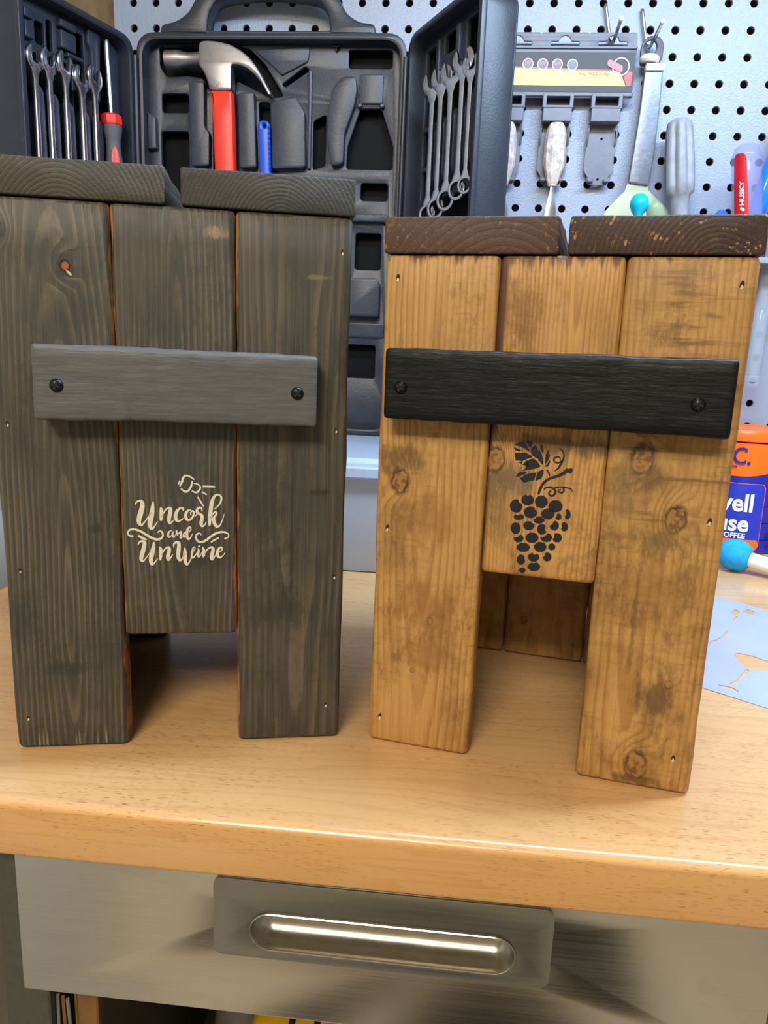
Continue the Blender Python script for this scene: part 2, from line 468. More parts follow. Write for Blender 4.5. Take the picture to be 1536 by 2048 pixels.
M['tray_plastic'] = plain('tray_plastic', (46, 50, 61), 0.4, 0, 0.12, 50, 0.3, 350)
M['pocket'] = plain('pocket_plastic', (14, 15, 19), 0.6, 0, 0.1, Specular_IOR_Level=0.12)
M['red'] = plain('red_fibreglass', (226, 50, 30), 0.4, 0, 0.05)
M['red_label'] = plain('red_insert', (190, 20, 34), 0.35, 0, 0.05)
M['blue'] = plain('blue_plastic', (8, 74, 190), 0.35, 0, 0.06)
M['grey_rubber'] = plain('grey_rubber', (92, 90, 96), 0.6, 0, 0.08)
M['grey_wood'] = plain('grey_worn_wood', (138, 140, 146), 0.5, 0, 0.13, 70, 0.3, 120)
M['card_plastic'] = plain('rack_plastic', (108, 109, 119), 0.45, 0, 0.1, 60, 0.2, 300)
M['card_dark'] = plain('rack_dark', (44, 42, 44), 0.5, 0, 0.2, 60)
M['yellow_print'] = plain('yellow_print', (252, 230, 88), 0.35, 0, 0.06)
M['red_print'] = plain('red_print', (214, 50, 34), 0.35, 0, 0.05)
M['pink_print'] = plain('pink_print', (226, 104, 104), 0.4, 0, 0.05)
M['white_print'] = plain('white_print', (226, 226, 226), 0.4, 0, 0.03)
M['grey_print'] = plain('grey_print', (92, 92, 108), 0.4, 0, 0.08)
M['dark_print'] = plain('dark_print', (70, 66, 30), 0.4, 0, 0.1)
M['old_wood'] = plain('old_chisel_wood', (200, 184, 174), 0.6, 0, 0.3, 130, 0.4, 200)
M['white_plastic'] = plain('white_plastic', (232, 232, 224), 0.4, 0, 0.03)
M['scraper_grip'] = plain('scraper_grip', (112, 116, 124), 0.35, 0.3, 0.15, 160, 0.15)
M['dark_rubber'] = plain('dark_rubber', (62, 58, 66), 0.45, 0, 0.1)
M['lid_orange'] = plain('lid_orange', (238, 106, 22), 0.3, 0, 0.04)
M['can_blue'] = plain('tub_blue', (26, 40, 150), 0.25, 0, 0.08)
M['can_purple'] = plain('tub_purple_print', (60, 28, 120), 0.35, 0, 0.03)
M['can_label'] = plain('tub_label_blue', (34, 54, 176), 0.28, 0, 0.04)
M['sponge'] = plain('sponge_blue', (30, 160, 236), 0.85, 0, 0.12, 160, 0.6, 900)
M['stencil_sheet'] = plain('stencil_sheet', (168, 178, 220), 0.3, 0, 0.05, 20)
M['cream_paint'] = plain('cream_paint', (216, 210, 182), 0.6, 0, 0.08, 500)
M['black_ink'] = plain('black_ink', (14, 13, 15), 0.55, 0, 0.15, 400)
M['screw'] = plain('screw_black', (34, 33, 32), 0.32, 0.7, 0.1)
M['screw_slot'] = plain('screw_slot', (10, 9, 9), 0.6)
M['hole_dark'] = plain('nail_hole_dark', (44, 28, 14), 0.8)
M['hole_chip'] = plain('nail_hole_chip', (206, 186, 140), 0.7)
M['raw_chip'] = plain('raw_knot', (150, 84, 36), 0.6, 0, 0.3, 300)
M['cardboard'] = plain('cardboard', (122, 84, 40), 0.8, 0, 0.12, 70)
M['tape_yellow'] = plain('yellow_case', (226, 168, 14), 0.4, 0, 0.06)
M['grey_pot'] = plain('grey_pot', (120, 116, 112), 0.6, 0, 0.12)
M['black_wire'] = plain('black_wire', (40, 42, 46), 0.5)
M['concrete'] = plain('concrete_floor', (190, 180, 160), 0.7, 0, 0.15, 6, 0.2, 60)
M['wall_paint'] = plain('wall_paint', (226, 220, 206), 0.8, 0, 0.05, 8, 0.2, 160)
M['plywood'] = wood('wall_plywood', (122, 100, 66), (78, 60, 36), (104, 82, 52), (0.3, 0.4, 0.3), 0.3, 0.03, blotch=0.6)

def clear(name, c, rough=0.05, trans=0.0, ior=1.45, alpha=1.0):
    n = NT(name)
    return n.done(lin(c), rough, 0.0, None, Transmission_Weight=trans, IOR=ior, Alpha=alpha)
M['acetate'] = clear('clear_acetate', (150, 150, 190), 0.06, alpha=0.34)
M['acetate_blue'] = clear('blue_acetate', (40, 120, 240), 0.1, alpha=0.85)
M['acetate_green'] = clear('green_acetate', (150, 176, 140), 0.06, alpha=0.7)
M['turquoise'] = plain('turquoise_plastic', (0, 176, 206), 0.25, 0, 0.05)
M['blade_film'] = clear('cloudy_blade', (176, 184, 150), 0.3, alpha=0.8)
def cloudy(name, c, rough, f):
    n = NT(name)
    m = n.done(lin(c), rough)
    t = n.new('ShaderNodeBsdfTranslucent'); t.inputs[0].default_value = lin(c)
    x = n.new('ShaderNodeMixShader'); x.inputs[0].default_value = f
    n.t.links.new(n.b.outputs[0], x.inputs[1]); n.t.links.new(t.outputs[0], x.inputs[2])
    n.t.links.new(x.outputs[0], n.n['Material Output'].inputs[0])
    return m
M['bin_plastic'] = cloudy('bin_plastic', (232, 240, 250), 0.2, 0.4)
M['clear_tube'] = clear('clear_tube', (176, 182, 196), 0.1, alpha=0.3)

def peg_mat():
    n = NT('pegboard_paint'); p = n.coord()
    g = n.noise(p, 420, 2); g2 = n.noise(p, 900, 2)
    col = n.mix(n.noise(p, 7, 3), lin((136, 146, 164)), lin((148, 157, 173)))
    nor = n.bump(n.math('ADD', g, n.math('MULTIPLY', g2, 0.5)), 0.5, 0.0008)
    return n.done(col, 0.33, 0.0, nor)
M['pegboard'] = peg_mat()

# ------------------------------------------------------------------ setting
def struct(name, bm, mat, **k):
    return obj(name, bm, mat, kind='structure', **k)
struct('floor', box(-3.2, 3.2, -4.2, 0.06, -0.95, -0.90), M['concrete'])
struct('wall_back', box(-0.14, 3.2, 0.02, 0.06, -0.90, 1.9), M['plywood'])
struct('wall_left', box(-0.18, -0.14, -1.3, 0.06, -0.90, 1.9), M['wall_paint'])
struct('wall_front', box(-3.2, 3.2, -4.24, -4.2, -0.90, 1.9), M['wall_paint'])

for a, b in ((0.12, 0.325), (0.425, 0.92)):  # dark slabs added behind the camera to band the drawer reflection
    struct('added_reflection_slab', box(a, b, -2.7, -1.15, -0.8999, -0.892, 0.003), M['pocket'])

# pegboard with real holes
def pegboard():
    P, r, t, z0 = 0.031, 0.0048, 0.004, 0.68296
    bm = bmesh.new(); N = 16; vc = {}
    def V(x, y, z):
        k = (round(x, 5), round(y, 5), round(z, 5))
        if k not in vc: vc[k] = bm.verts.new((x, y, z))
        return vc[k]
    for j in range(0, 40):
        for i in range(-4, 21):
            cx, cz = j*P, z0-i*P
            out, inn, back = [], [], []
            for a in range(N):
                c, s = math.cos(2*PI*a/N), math.sin(2*PI*a/N); q = P/2/max(abs(c), abs(s))
                out.append(V(cx+c*q, 0, cz+s*q))
                inn.append(V(cx+c*r*1.08, 0, cz+s*r*1.08)); back.append((cx+c*r, 0.0007, cz+s*r))
            back = [V(*b) for b in back]
            deep = [V(b.co.x, t, b.co.z) for b in back]
            for a in range(N):
                b = (a+1) % N
                bm.faces.new((out[a], out[b], inn[b], inn[a]))
                bm.faces.new((inn[a], inn[b], back[b], back[a]))
                bm.faces.new((back[a], back[b], deep[b], deep[a]))
    # folded edge on the open side
    xl, zt, zb = -P/2, z0+4.5*P, z0-20.5*P
    vs = [bm.verts.new(v) for v in ((xl, 0, zt), (xl, 0, zb), (-0.0273, 0, zb), (-0.0273, 0, zt))]
    bm.faces.new(vs)
    ws = [bm.verts.new((-0.0273, 0.018, z)) for z in (zb, zt)]
    bm.faces.new((vs[2], vs[3], ws[1], ws[0]))
    return obj('pegboard', bm, M['pegboard'], label='grey painted metal pegboard on the wall with rows of round holes', cat='pegboard')
pegboard()

# workbench top
def bench():
    x0, x1, yf, yb, t, r = 0.035, 1.35, -0.7575, -0.002, 0.0334, 0.0055
    prof = [(yb, -t), (yb, 0.0)]
    for i in range(7):
        a = PI/2+i/6*PI/2; prof.append((yf+r+r*math.cos(a), -r+r*math.sin(a)))
    for i in range(4):
        a = PI+i/3*PI/2; prof.append((yf+0.0025+0.0025*math.cos(a), -t+0.0025+0.0025*math.sin(a)))
    bm = bmesh.new()
    A = [bm.verts.new((x0, y, z)) for y, z in prof]; B = [bm.verts.new((x1, y, z)) for y, z in prof]
    n = len(prof)
    for i in range(n):
        f = bm.faces.new((A[i], A[(i+1) % n], B[(i+1) % n], B[i]))
        f.material_index = 1 if 5 <= i <= 11 else 0
    bm.faces.new(A); bm.faces.new(B)
    o = obj('benchtop', bm, [M['bench_top'], M['bench_face']], smooth=40, loc=(x0, yf, -t),
            label='thick varnished beech worktop that the two wooden boxes stand on', cat='worktop')
    return o
bo = bench()

# steel drawer cabinet under the worktop
cab = empty('tool_cabinet', (0.4, -0.42, -0.90), 0, 'dark painted cabinet under the worktop with a stainless steel drawer and open shelf', 'cabinet')
zt = -0.0336
fr = merge(box(0.2155, 0.2425, -0.742, -0.06, -0.90, zt, 0.001, 1), box(0.632, 0.66, -0.742, -0.06, -0.90, zt, 0.001, 1),
           box(0.2425, 0.632, -0.08, -0.06, -0.90, zt), box(0.2425, 0.632, -0.735, -0.08, -0.455, -0.435),
           box(0.2425, 0.632, -0.72, -0.08, -0.134, -0.1315), box(0.66, 1.3, -0.735, -0.06, -0.90, zt))
obj('carcass', fr, M['cabinet'], cab)
def stad(r, n=14):
    cx0, cx1, cz = 0.3755, 0.4960, -0.0717
    return [(cx1+r*math.cos(-PI/2+PI*i/n), cz+r*math.sin(-PI/2+PI*i/n)) for i in range(n+1)] + \
           [(cx0+r*math.cos(PI/2+PI*i/n), cz+r*math.sin(PI/2+PI*i/n)) for i in range(n+1)]
dr = obj('drawer', plate([rpoly(rect(0.2300, 0.6405, -0.1292, -0.0345), 0.001, 2), stad(0.0112)], 0.0034, lambda x, z, h: (x, -0.7431-h, z), 0.0008),
         M['drawer_steel'], cab, smooth=40, label='brushed stainless steel drawer front')
def pull():
    Px = lambda x, z, h: (x, -0.7465-h, z)
    outer = rpoly(rect(0.3437, 0.5262, -0.0893, -0.0408), 0.006)
    fl = plate([outer, stad(0.0113)], 0.0022, Px, 0.0007, 0.0)
    obj('drawer_pull', fl, M['pull_steel'], dr, smooth=40, label='wide recessed steel pull plate')
    bm = bmesh.new(); rings = []
    for r, h in ((0.0118, 0.0026), (0.0112, 0.0031), (0.0107, 0.0024), (0.0103, 0.0), (0.0097, -0.004), (0.0085, -0.0075), (0.0065, -0.0100), (0.004, -0.0112), (0.0012, -0.0116)):
        rings.append([bm.verts.new((x, -0.7465-h, z)) for x, z in stad(r)])
    n = len(rings[0])
    for A, B in zip(rings, rings[1:]):
        for i in range(n): bm.faces.new((A[i], A[(i+1) % n], B[(i+1) % n], B[i]))
    bm.faces.new(rings[-1])
    obj('pull_recess', bm, M['recess_steel'], dr, smooth=60, label='polished oval finger recess')
pull()

# ------------------------------------------------------------------ the two wooden boxes
KL = dict(dark=(46, 46, 40), line=(112, 98, 74), rough=0.52)
def wl(name, pith, tilt, period, **k):
    return wood(name, k.pop('base', (56, 55, 48)), (38, 39, 37), k.pop('line', (116, 101, 76)), pith, tilt, period, linew=k.pop('linew', 0.62), blotch=k.pop('blotch', 0.62), invert=True, dirt=k.pop('dirt', 0.5), **k)
def wr(name, pith, tilt, period, **k):
    return wood(name, k.pop('base', (190, 146, 82)), (96, 62, 28), k.pop('line', (140, 90, 38)), pith, tilt, period, linew=k.pop('linew', 0.55), blotch=k.pop('blotch', 0.42), dirt=k.pop('dirt', 0.55), **k)
LW = (0.0, 0.0635, 0.1282, 0.1911)
RW = (0.0, 0.0636, 0.1273, 0.1899)
m_l = [wl('stained_front_a', (0.034, 0.0, 0.088), -0.085, 0.0032, knots=((0.0403, 0.2760, 0.0036), (0.0085, 0.2930, 0.003)), raw=(0.0633,), seed=1, stripes=tuple((x, x+0.0006, 0.0006, 0.0006+h, (176, 164, 126), 0.85) for x, h in ((0.0125, 0.006), (0.0150, 0.0075), (0.0172, 0.006), (0.0335, 0.005), (0.0355, 0.0065), (0.0505, 0.008), (0.0460, 0.004))),
          spots=((0.030, 0.282, 0.02, 0.008, (48, 50, 44), 0.7), (0.03, 0.05, 0.014, 0.004, (44, 45, 42), 0.7), (0.05, 0.135, 0.004, 0.003, (40, 41, 38), 0.8))),
       wl('stained_front_b', (0.097, 0.002, 0.205), 0.075, 0.0030, raw=(0.0640, 0.1280), seed=2,
          spots=((0.118, 0.297, 0.006, 0.003, (150, 122, 84), 0.8), (0.098, 0.18, 0.02, 0.03, (52, 55, 54), 0.6), (0.108, 0.115, 0.01, 0.004, (44, 45, 42), 0.7), (0.1, 0.165, 0.012, 0.02, (58, 60, 56), 0.5))),
       wl('stained_front_c', (0.163, 0.03, 0.1), 0.01, 0.0026, raw=(0.1286,), seed=3, blotch=0.75, linew=0.5,
          spots=((0.142, 0.150, 0.014, 0.035, (46, 46, 40), 0.8), (0.152, 0.085, 0.02, 0.012, (46, 46, 40), 0.75), (0.160, 0.13, 0.0012, 0.05, (40, 40, 36), 0.9), (0.172, 0.277, 0.006, 0.0012, (120, 106, 80), 0.7),
                 (0.175, 0.157, 0.008, 0.0016, (38, 36, 32), 0.8)))]
m_lt = [endgrain('stained_top_a', (56, 53, 43), (36, 36, 33), (92, 80, 58), (0.040, 0.300, 0), 0.0024, 0.3, 4),
        endgrain('stained_top_b', (48, 47, 43), (36, 36, 34), (74, 67, 55), (0.152, 0.302, 0), 0.0022, 0.2, 5)]
m_li = wl('stained_inside', (0.1, 0.05, 0.1), 0.02, 0.003, seed=6)
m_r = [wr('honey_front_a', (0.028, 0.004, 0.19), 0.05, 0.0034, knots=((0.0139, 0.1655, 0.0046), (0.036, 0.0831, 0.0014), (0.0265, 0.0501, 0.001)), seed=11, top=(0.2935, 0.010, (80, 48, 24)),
          spots=((0.012, 0.178, 0.012, 0.010, (104, 70, 34), 0.8), (0.03, 0.145, 0.02, 0.015, (140, 94, 44), 0.55), (0.034, 0.09, 0.022, 0.018, (140, 92, 42), 0.6), (0.035, 0.062, 0.014, 0.01, (136, 90, 42), 0.55))),
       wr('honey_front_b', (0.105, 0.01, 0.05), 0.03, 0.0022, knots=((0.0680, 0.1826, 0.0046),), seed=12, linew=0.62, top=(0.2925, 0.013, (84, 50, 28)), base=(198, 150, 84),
          stripes=((0.0630, 0.0680, 0.195, 0.31, (74, 40, 26), 0.93), (0.0630, 0.0655, 0.10, 0.20, (84, 48, 28), 0.9)),
          spots=((0.076, 0.172, 0.014, 0.010, (96, 84, 62), 0.8), (0.072, 0.155, 0.010, 0.016, (120, 92, 54), 0.6), (0.078, 0.26, 0.010, 0.02, (128, 82, 40), 0.6), (0.1, 0.193, 0.03, 0.006, (70, 50, 30), 0.7))),
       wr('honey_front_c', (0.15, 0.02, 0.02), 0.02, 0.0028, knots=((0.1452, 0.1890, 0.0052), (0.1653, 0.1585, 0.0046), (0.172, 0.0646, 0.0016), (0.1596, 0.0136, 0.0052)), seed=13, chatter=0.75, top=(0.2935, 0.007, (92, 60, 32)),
          spots=((0.150, 0.178, 0.012, 0.008, (104, 78, 44), 0.75), (0.158, 0.146, 0.016, 0.009, (110, 80, 42), 0.75), (0.135, 0.172, 0.008, 0.02, (120, 92, 54), 0.6), (0.137, 0.147, 0.007, 0.003, (150, 112, 62), 0.6),
                 (0.152, 0.115, 0.03, 0.02, (138, 94, 44), 0.55), (0.166, 0.055, 0.009, 0.012, (84, 58, 32), 0.75), (0.150, 0.10, 0.0015, 0.03, (110, 74, 36), 0.7), (0.159, 0.0045, 0.012, 0.003, (84, 60, 34), 0.7)))]
m_rt = [endgrain('honey_top_a', (74, 52, 38), (44, 31, 26), (104, 74, 46), (0.064, 0.262, 0), 0.0042, 0.5, 14, linew=0.35, fleck=((150, 108, 58), 0.7, 420)),
        endgrain('honey_top_b', (58, 41, 33), (40, 28, 24), (92, 66, 42), (0.170, 0.284, 0), 0.0026, 0.0, 15, linew=0.4, fleck=((172, 134, 82), 1.0, 260))]
m_ri = wr('honey_inside', (0.08, 0.05, 0.1), 0.03, 0.003, seed=16, knots=((0.079, 0.03, 0.002),))
def barpaint(name, c, lo):
    n = NT(name); p = n.coord()
    g = n.noise(p, 1, 4, 0.65, st=(45, 300, 420))
    g2 = n.noise(p, 1, 3, 0.6, st=(60, 60, 160))
    col = n.mix(n.step(g, 0.35, 0.75), lin(lo), lin(c))
    col = n.mix(n.step(n.noise(p, 1, 3, st=(14, 14, 30)), 0.4, 0.7, 0, 0.35), col, lin(lo))
    nor = n.bump(n.math('ADD', g, n.math('MULTIPLY', g2, 0.5)), 0.6, 0.0006)
    return n.done(col, n.math('ADD', 0.36, n.math('MULTIPLY', g, 0.2)), 0.0, nor, Specular_IOR_Level=0.28)
m_bl = barpaint('grey_bar_paint', (100, 99, 97), (87, 87, 87))
m_br = barpaint('black_bar_paint', (9, 12, 13), (6, 8, 9))

def wine_box(name, loc, rz, W_, H, mz, fm, tm, im, tops, back_full, label):
    D, T, TT = 0.191, 0.0188, 0.0193
    B = empty(name, loc, rz, label, 'box')
    fronts = []
    for i in range(3):
        z0 = mz if i == 1 else 0.0
        fronts.append(obj('front_board', board(2, (W_[i]+0.0001, W_[i+1]-0.0001), (0.0, T), z0, H, 0.0032, 0.00035, seed=i+H*100, er=0.0026), fm[i], B, smooth=50, world=False))
    for i in range(3):
        z0 = mz if (i == 1 and not back_full) else 0.0
        obj('back_board', board(2, (W_[i]+0.00004, W_[i+1]-0.00004), (D-T, D), z0, H, 0.0032, 0.0003, seed=20+i), im, B, smooth=50, world=False)
    ys = (T+0.0004, (T+D-T)/2-0.0004, (T+D-T)/2+0.0004, D-T-0.0004)
    for x in (0.0006, W_[3]-T-0.0006):
        for k in (0, 2):
            obj('side_board', board(2, (x, x+T), (ys[k], ys[k+1]), 0.0, H, 0.0026, 0.0003, seed=30+k), im, B, smooth=50, world=False)
    for i, (a, b) in enumerate(tops):
        obj('top_board', board(1, (a, b), (H+0.0006, H+TT), -0.0006, D+0.001, 0.0016, 0.0006, seed=40+i+H*50, er=0.0008), tm[i], B, smooth=50, world=False)
    return B, fronts

def nail_hole(par, x, z, s=1.0, tilt=0.0, big=False):
    def f(px, pz, h): 
        c, q = math.cos(tilt), math.sin(tilt)
        return (x+s*(px*c-pz*q), -h, z+s*(px*q+pz*c))
    a = poly(circ(0, 0, 0.0011, 12, 0.0022), f, 0.00012)
    b = poly([(-0.0008, -0.0020), (0.0004, -0.0021), (0.0009, -0.0008), (0.0002, 0.0002), (-0.0004, -0.0002)], f, 0.00022)
    o = obj('nail_hole', merge(paint(a, 0), paint(b, 1)), [M['hole_dark'], M['hole_chip']], par, world=False)

def screw(par, x, z, y, r, rot):
    dome = lathe([(r, -0.0004), (r, 0.0003), (r*0.93, 0.0009), (r*0.72, 0.0016), (r*0.4, 0.0021), (0, 0.0022)], 24, (0, -1, 0), (x, y, z))
    sl = bmesh.new()
    L, w = r*0.62, r*0.14
    parts = []
    for a in (rot, rot+PI/2):
        bx = box(-L, L, y-0.00235, y-0.0006, -w, w)
        bx.transform(Matrix.Translation((x, 0, z)) @ Matrix.Rotation(a, 4, 'Y')); parts.append(paint(bx, 1))
    return obj('screw', merge(paint(dome, 0), *parts), [M['screw'], M['screw_slot']], par, smooth=35, world=False, label='black cross-head screw')

def bar(par, x0, x1, z0, z1, tilt, mat, seed, screws, label, notch=None):
    bm = board(0, (-0.0192, -0.0003), (z0, z1), x0, x1, 0.0022, 0.00045, seed=seed, nst=70, er=0.0012, nseg=7)
    if notch:
        for v in bm.verts:
            d = abs(v.co.x-notch[0]-(v.co.z-z0)*-0.1)
            if d < notch[1] and v.co.y < -0.012 and v.co.z < z0+0.012: v.co.y += 0.0028*(1-d/notch[1])*(1-(v.co.z-z0)/0.012)
    cx, cz = (x0+x1)/2, (z0+z1)/2
    bm.transform(Matrix.Translation((cx, 0, cz)) @ Matrix.Rotation(tilt, 4, 'Y') @ Matrix.Translation((-cx, 0, -cz)))
    o = obj('cross_bar', bm, mat, par, smooth=60, world=False, label=label)
    for sx, sz, rot in screws: screw(o, sx, sz, -0.0192, 0.00345, rot)
    return o

LBX, LF = wine_box('wine_box', (0.2125, -0.7089, 0.0006), math.radians(13.5503), LW, 0.3092, 0.0700, m_l, m_lt, m_li, ((-0.0004, 0.0918), (0.1000, 0.1918)), False,
                   'tall dark grey stained wooden box with cream wine lettering and a grey cross bar')
RBX, RF = wine_box('wine_box', (0.4164, -0.6630, 0.0006), math.radians(-10.5187), RW, 0.2908, 0.1168, m_r, m_rt, m_ri, ((-0.0006, 0.0926), (0.0974, 0.1904)), True,
                   'honey brown stained wooden box with black grape motif and black cross bar')
MW[RBX.name] = Matrix.Translation((0.4164, -0.6630, 0.0006)) @ Matrix.Rotation(math.radians(-10.5187), 4, 'Z')
bar(LBX, 0.0262, 0.1722, 0.1972, 0.2353, 0.0065, m_bl, 3, ((0.0380, 0.2152, 0.35), (0.1615, 0.2148, 0.7)), 'rough sawn bar painted grey', (0.0755, 0.0016))
bar(RBX, 0.0076, 0.1830, 0.2034, 0.2411, -0.004, m_br, 9, ((0.0170, 0.2202, 0.5), (0.1668, 0.2194, 0.2)), 'rough sawn bar painted black')
for b, x, z in ((0, 0.0067, 0.1927), (0, 0.0081, 0.1101), (0, 0.0073, 0.0195), (2, 0.1857, 0.2909), (2, 0.1846, 0.1932), (2, 0.1856, 0.1055), (2, 0.1823, 0.0223)):
    nail_hole(LF[b], x, z, 0.75, 0.15)
for b, x, z in ((0, 0.0078, 0.2785), (2, 0.1822, 0.2772), (0, 0.0075, 0.1371), (2, 0.1818, 0.1582), (0, 0.0076, 0.0165), (2, 0.1792, 0.0212)):
    nail_hole(RF[b], x, z, 1.0, -0.1)
def kn(x, z, h): return (0.0403+x, -h, 0.2757+z)
obj('knot_hole', merge(paint(poly(circ(-0.0002, 0.0006, 0.0028, 14, 0.0034), kn, 0.00012), 0), paint(poly([(0, -0.0012), (0.002, -0.0022), (0.0034, -0.0036), (0.003, -0.0046), (0.0018, -0.0038), (0.0012, -0.003)], kn, 0.0002), 1),
                       paint(poly(circ(0.0001, 0.0005, 0.0019, 10, 0.0022), kn, 0.0002), 2)), [M['hole_dark'], M['hole_chip'], M['raw_chip']], LF[0], world=False, label='small knot hole with raw orange wood')

# stencilled lettering, drawn in a 1536 x 1413 art frame laid on the middle board
def quadmap(c, w, h):
    (ax, ay), (bx, by), (cx, cy), (dx, dy) = c
    def f(x, y, t):
        u, v = x/w, y/h
        px = (ax*(1-u)+bx*u)*(1-v)+(dx*(1-u)+cx*u)*v
        pz = (ay*(1-u)+by*u)*(1-v)+(dy*(1-u)+cy*u)*v
        return (px, -t, pz-0.0006)
    return f
FL = quadmap(((0.0618, 0.1745), (0.1302, 0.1757), (0.1301, 0.1074), (0.0595, 0.1078)), 1536, 1413)
FR = quadmap(((0.0555, 0.1986), (0.1222, 0.2030), (0.1306, 0.1150), (0.0615, 0.1063)), 1536, 1966)
LETTERS = [
 # Uncork
 [(245,530,16),(265,502,22),(300,490,30),(328,505,42),(330,560,58),(308,650,64),(290,720,58),(295,768,44),(322,785,28),(352,758,18),(400,690,14),(432,635,16)],
 [(462,505,20),(456,560,42),(445,650,62),(430,720,62),(425,790,52),(442,830,36),(467,820,24),(492,782,16),(515,745,12)],
 [(553,575,20),(562,600,42),(564,650,50),(558,722,34)], [(565,690,12),(610,605,18),(650,578,28),(675,592,42),(665,660,50),(654,720,46),(665,763,30),(690,750,18),(712,725,10)],
 [(830,602,20),(825,580,28),(790,582,24),(752,620,40),(735,680,46),(750,728,38),(785,735,24),(830,705,12)],
 [(925,660,16),(923,635,16),(945,612,20),(962,640,26),(945,690,26),(905,725,26),(868,708,38),(860,660,40),(885,612,26),(922,602,14)],
 [(1060,615,12),(1060,585,20),(1035,570,24),(1005,590,30),(1000,625,34),(1030,650,30),(1062,672,38),(1060,720,44),(1050,770,42),(1066,800,28),(1095,785,18),(1115,750,10)], [(980,672,14),(1008,645,18)],
 [(1215,590,10),(1265,550,18),(1300,490,24),(1300,440,24),(1265,416,24),(1220,432,30),(1187,500,46),(1172,590,50),(1162,680,48),(1155,780,34)],
 [(1165,700,14),(1200,648,18),(1225,627,24),(1243,642,26),(1224,680,26),(1207,702,38),(1215,760,44),(1245,803,36),(1280,795,22),(1310,740,14),(1338,655,10)],
 # and
 [(680,855,16),(650,880,26),(645,920,26),(665,938,16),(700,895,10)], [(705,870,16),(700,910,26),(715,937,18),(738,900,10)],
 [(745,857,22),(755,890,28),(760,912,16)], [(765,905,10),(800,865,18),(800,910,26),(795,945,22),(820,935,10)],
 [(855,875,12),(835,900,22),(840,937,22),(865,905,10)], [(905,872,10),(925,835,16),(910,812,22),(885,840,30),(875,900,36),(885,950,30),(910,957,20),(945,895,10)],
 # flourishes
 [(210,925,28),(170,915,20),(155,880,20),(180,846,24),(240,840,26),(320,870,28),(400,920,30),(480,960,30),(545,960,28),(580,920,24),(570,872,22),(537,860,16),(520,880,14)],
 [(287,920,26),(330,945,28),(376,965,22)],
 [(1050,907,14),(1033,888,18),(1000,900,22),(985,940,22),(1010,985,26),(1060,997,28),(1120,970,28),(1180,922,28),(1250,884,28),(1330,872,24),(1387,895,18),(1392,932,16),(1347,955,20)],
 [(1180,995,22),(1220,970,22),(1268,946,18)],
 # UnWine
 [(280,1025,14),(300,995,24),(335,986,32),(358,1010,44),(346,1080,54),(327,1150,52),(317,1210,44),(337,1235,28),(370,1205,14),(430,1120,12)],
 [(470,1005,22),(464,1060,42),(450,1130,56),(436,1210,54),(440,1265,40),(465,1272,24),(515,1205,10)],
 [(543,1062,20),(555,1090,40),(555,1140,48),(548,1215,28)], [(560,1170,12),(600,1092,18),(640,1065,28),(660,1082,40),(650,1140,48),(640,1195,44),(655,1220,26),(703,1150,10)],
 [(715,1060,14),(712,1028,20),(740,1002,30),(775,1012,42),(775,1080,48),(767,1150,50),(776,1208,42),(800,1225,24),(830,1180,14),(850,1135,12)],
 [(850,1078,22),(851,1130,44),(852,1200,48),(862,1258,40),(886,1275,26),(918,1225,14),(934,1175,22),(940,1115,26),(955,1068,18),(972,1060,12),(974,1088,10),(955,1115,10)],
 [(945,1195,22),(968,1180,20),(1000,1130,10)], [(1015,1080,16),(1020,1110,30),(1011,1160,30),(1027,1182,20),(1062,1130,10)], [(1024,1050,24),(1028,1050,24)],
 [(1073,1067,20),(1084,1100,36),(1085,1150,40),(1078,1180,22)], [(1090,1152,12),(1130,1088,18),(1175,1062,26),(1200,1082,38),(1190,1140,46),(1180,1195,42),(1195,1212,24),(1238,1150,10)],
 [(1275,1122,12),(1310,1097,16),(1312,1070,18),(1285,1065,22),(1257,1110,38),(1256,1160,42),(1282,1190,26),(1320,1170,14),(1348,1130,10)],
 # cork and its rays
 [(792,308,18),(815,260,28),(830,212,26),(862,186,22),(912,196,20),(964,230,16)], [(773,290,14),(786,252,20)],
 [(806,346,16),(857,380,26),(902,358,26),(930,310,24),(942,257,20)], [(940,370,16),(990,390,22),(1030,360,24),(1042,320,18),(1010,290,16),(966,280,14)],
 [(1080,315,22),(1150,317,22),(1218,320,20)], [(1067,385,18),(1118,413,18)], [(1012,447,18),(1046,500,20),(1080,553,18)],
]
obj('painted_lettering', strokes(LETTERS, FL), M['cream_paint'], LF[1], world=False, label='cream stencilled words reading Uncork and UnWine under a small cork')
GR = [(523,912,80,82,[(592,843,40)]),(665,838,76,68,[(668,762,26)]),(832,862,78,76,[]),(1005,915,86,74,[]),(700,990,82,72,[(778,942,26)]),(913,1010,82,66,[]),(1150,1015,38,62,[(1090,1000,48)]),
 (555,1047,65,38,[(540,982,44)]),(805,1085,70,45,[(748,1040,28),(872,1040,32)]),(1042,1045,36,40,[(1000,1028,22)]),(515,1185,62,70,[(602,1190,32)]),(680,1155,68,56,[(737,1093,36)]),
 (840,1200,58,66,[(902,1195,34)]),(990,1155,56,60,[(930,1098,52)]),(1112,1170,45,56,[(1055,1165,30)]),(553,1312,62,50,[(520,1253,48)]),(718,1305,80,64,[]),(893,1302,72,55,[(842,1238,62)]),
 (1025,1305,58,58,[(963,1280,36)]),(610,1425,82,56,[]),(818,1420,76,62,[]),(960,1418,44,42,[]),(582,1580,52,64,[(642,1560,22)]),(737,1548,70,56,[(755,1488,30)]),(905,1545,52,56,[(842,1508,38)]),(742,1668,78,56,[(735,1568,54)]),(597,1713,42,34,[])]
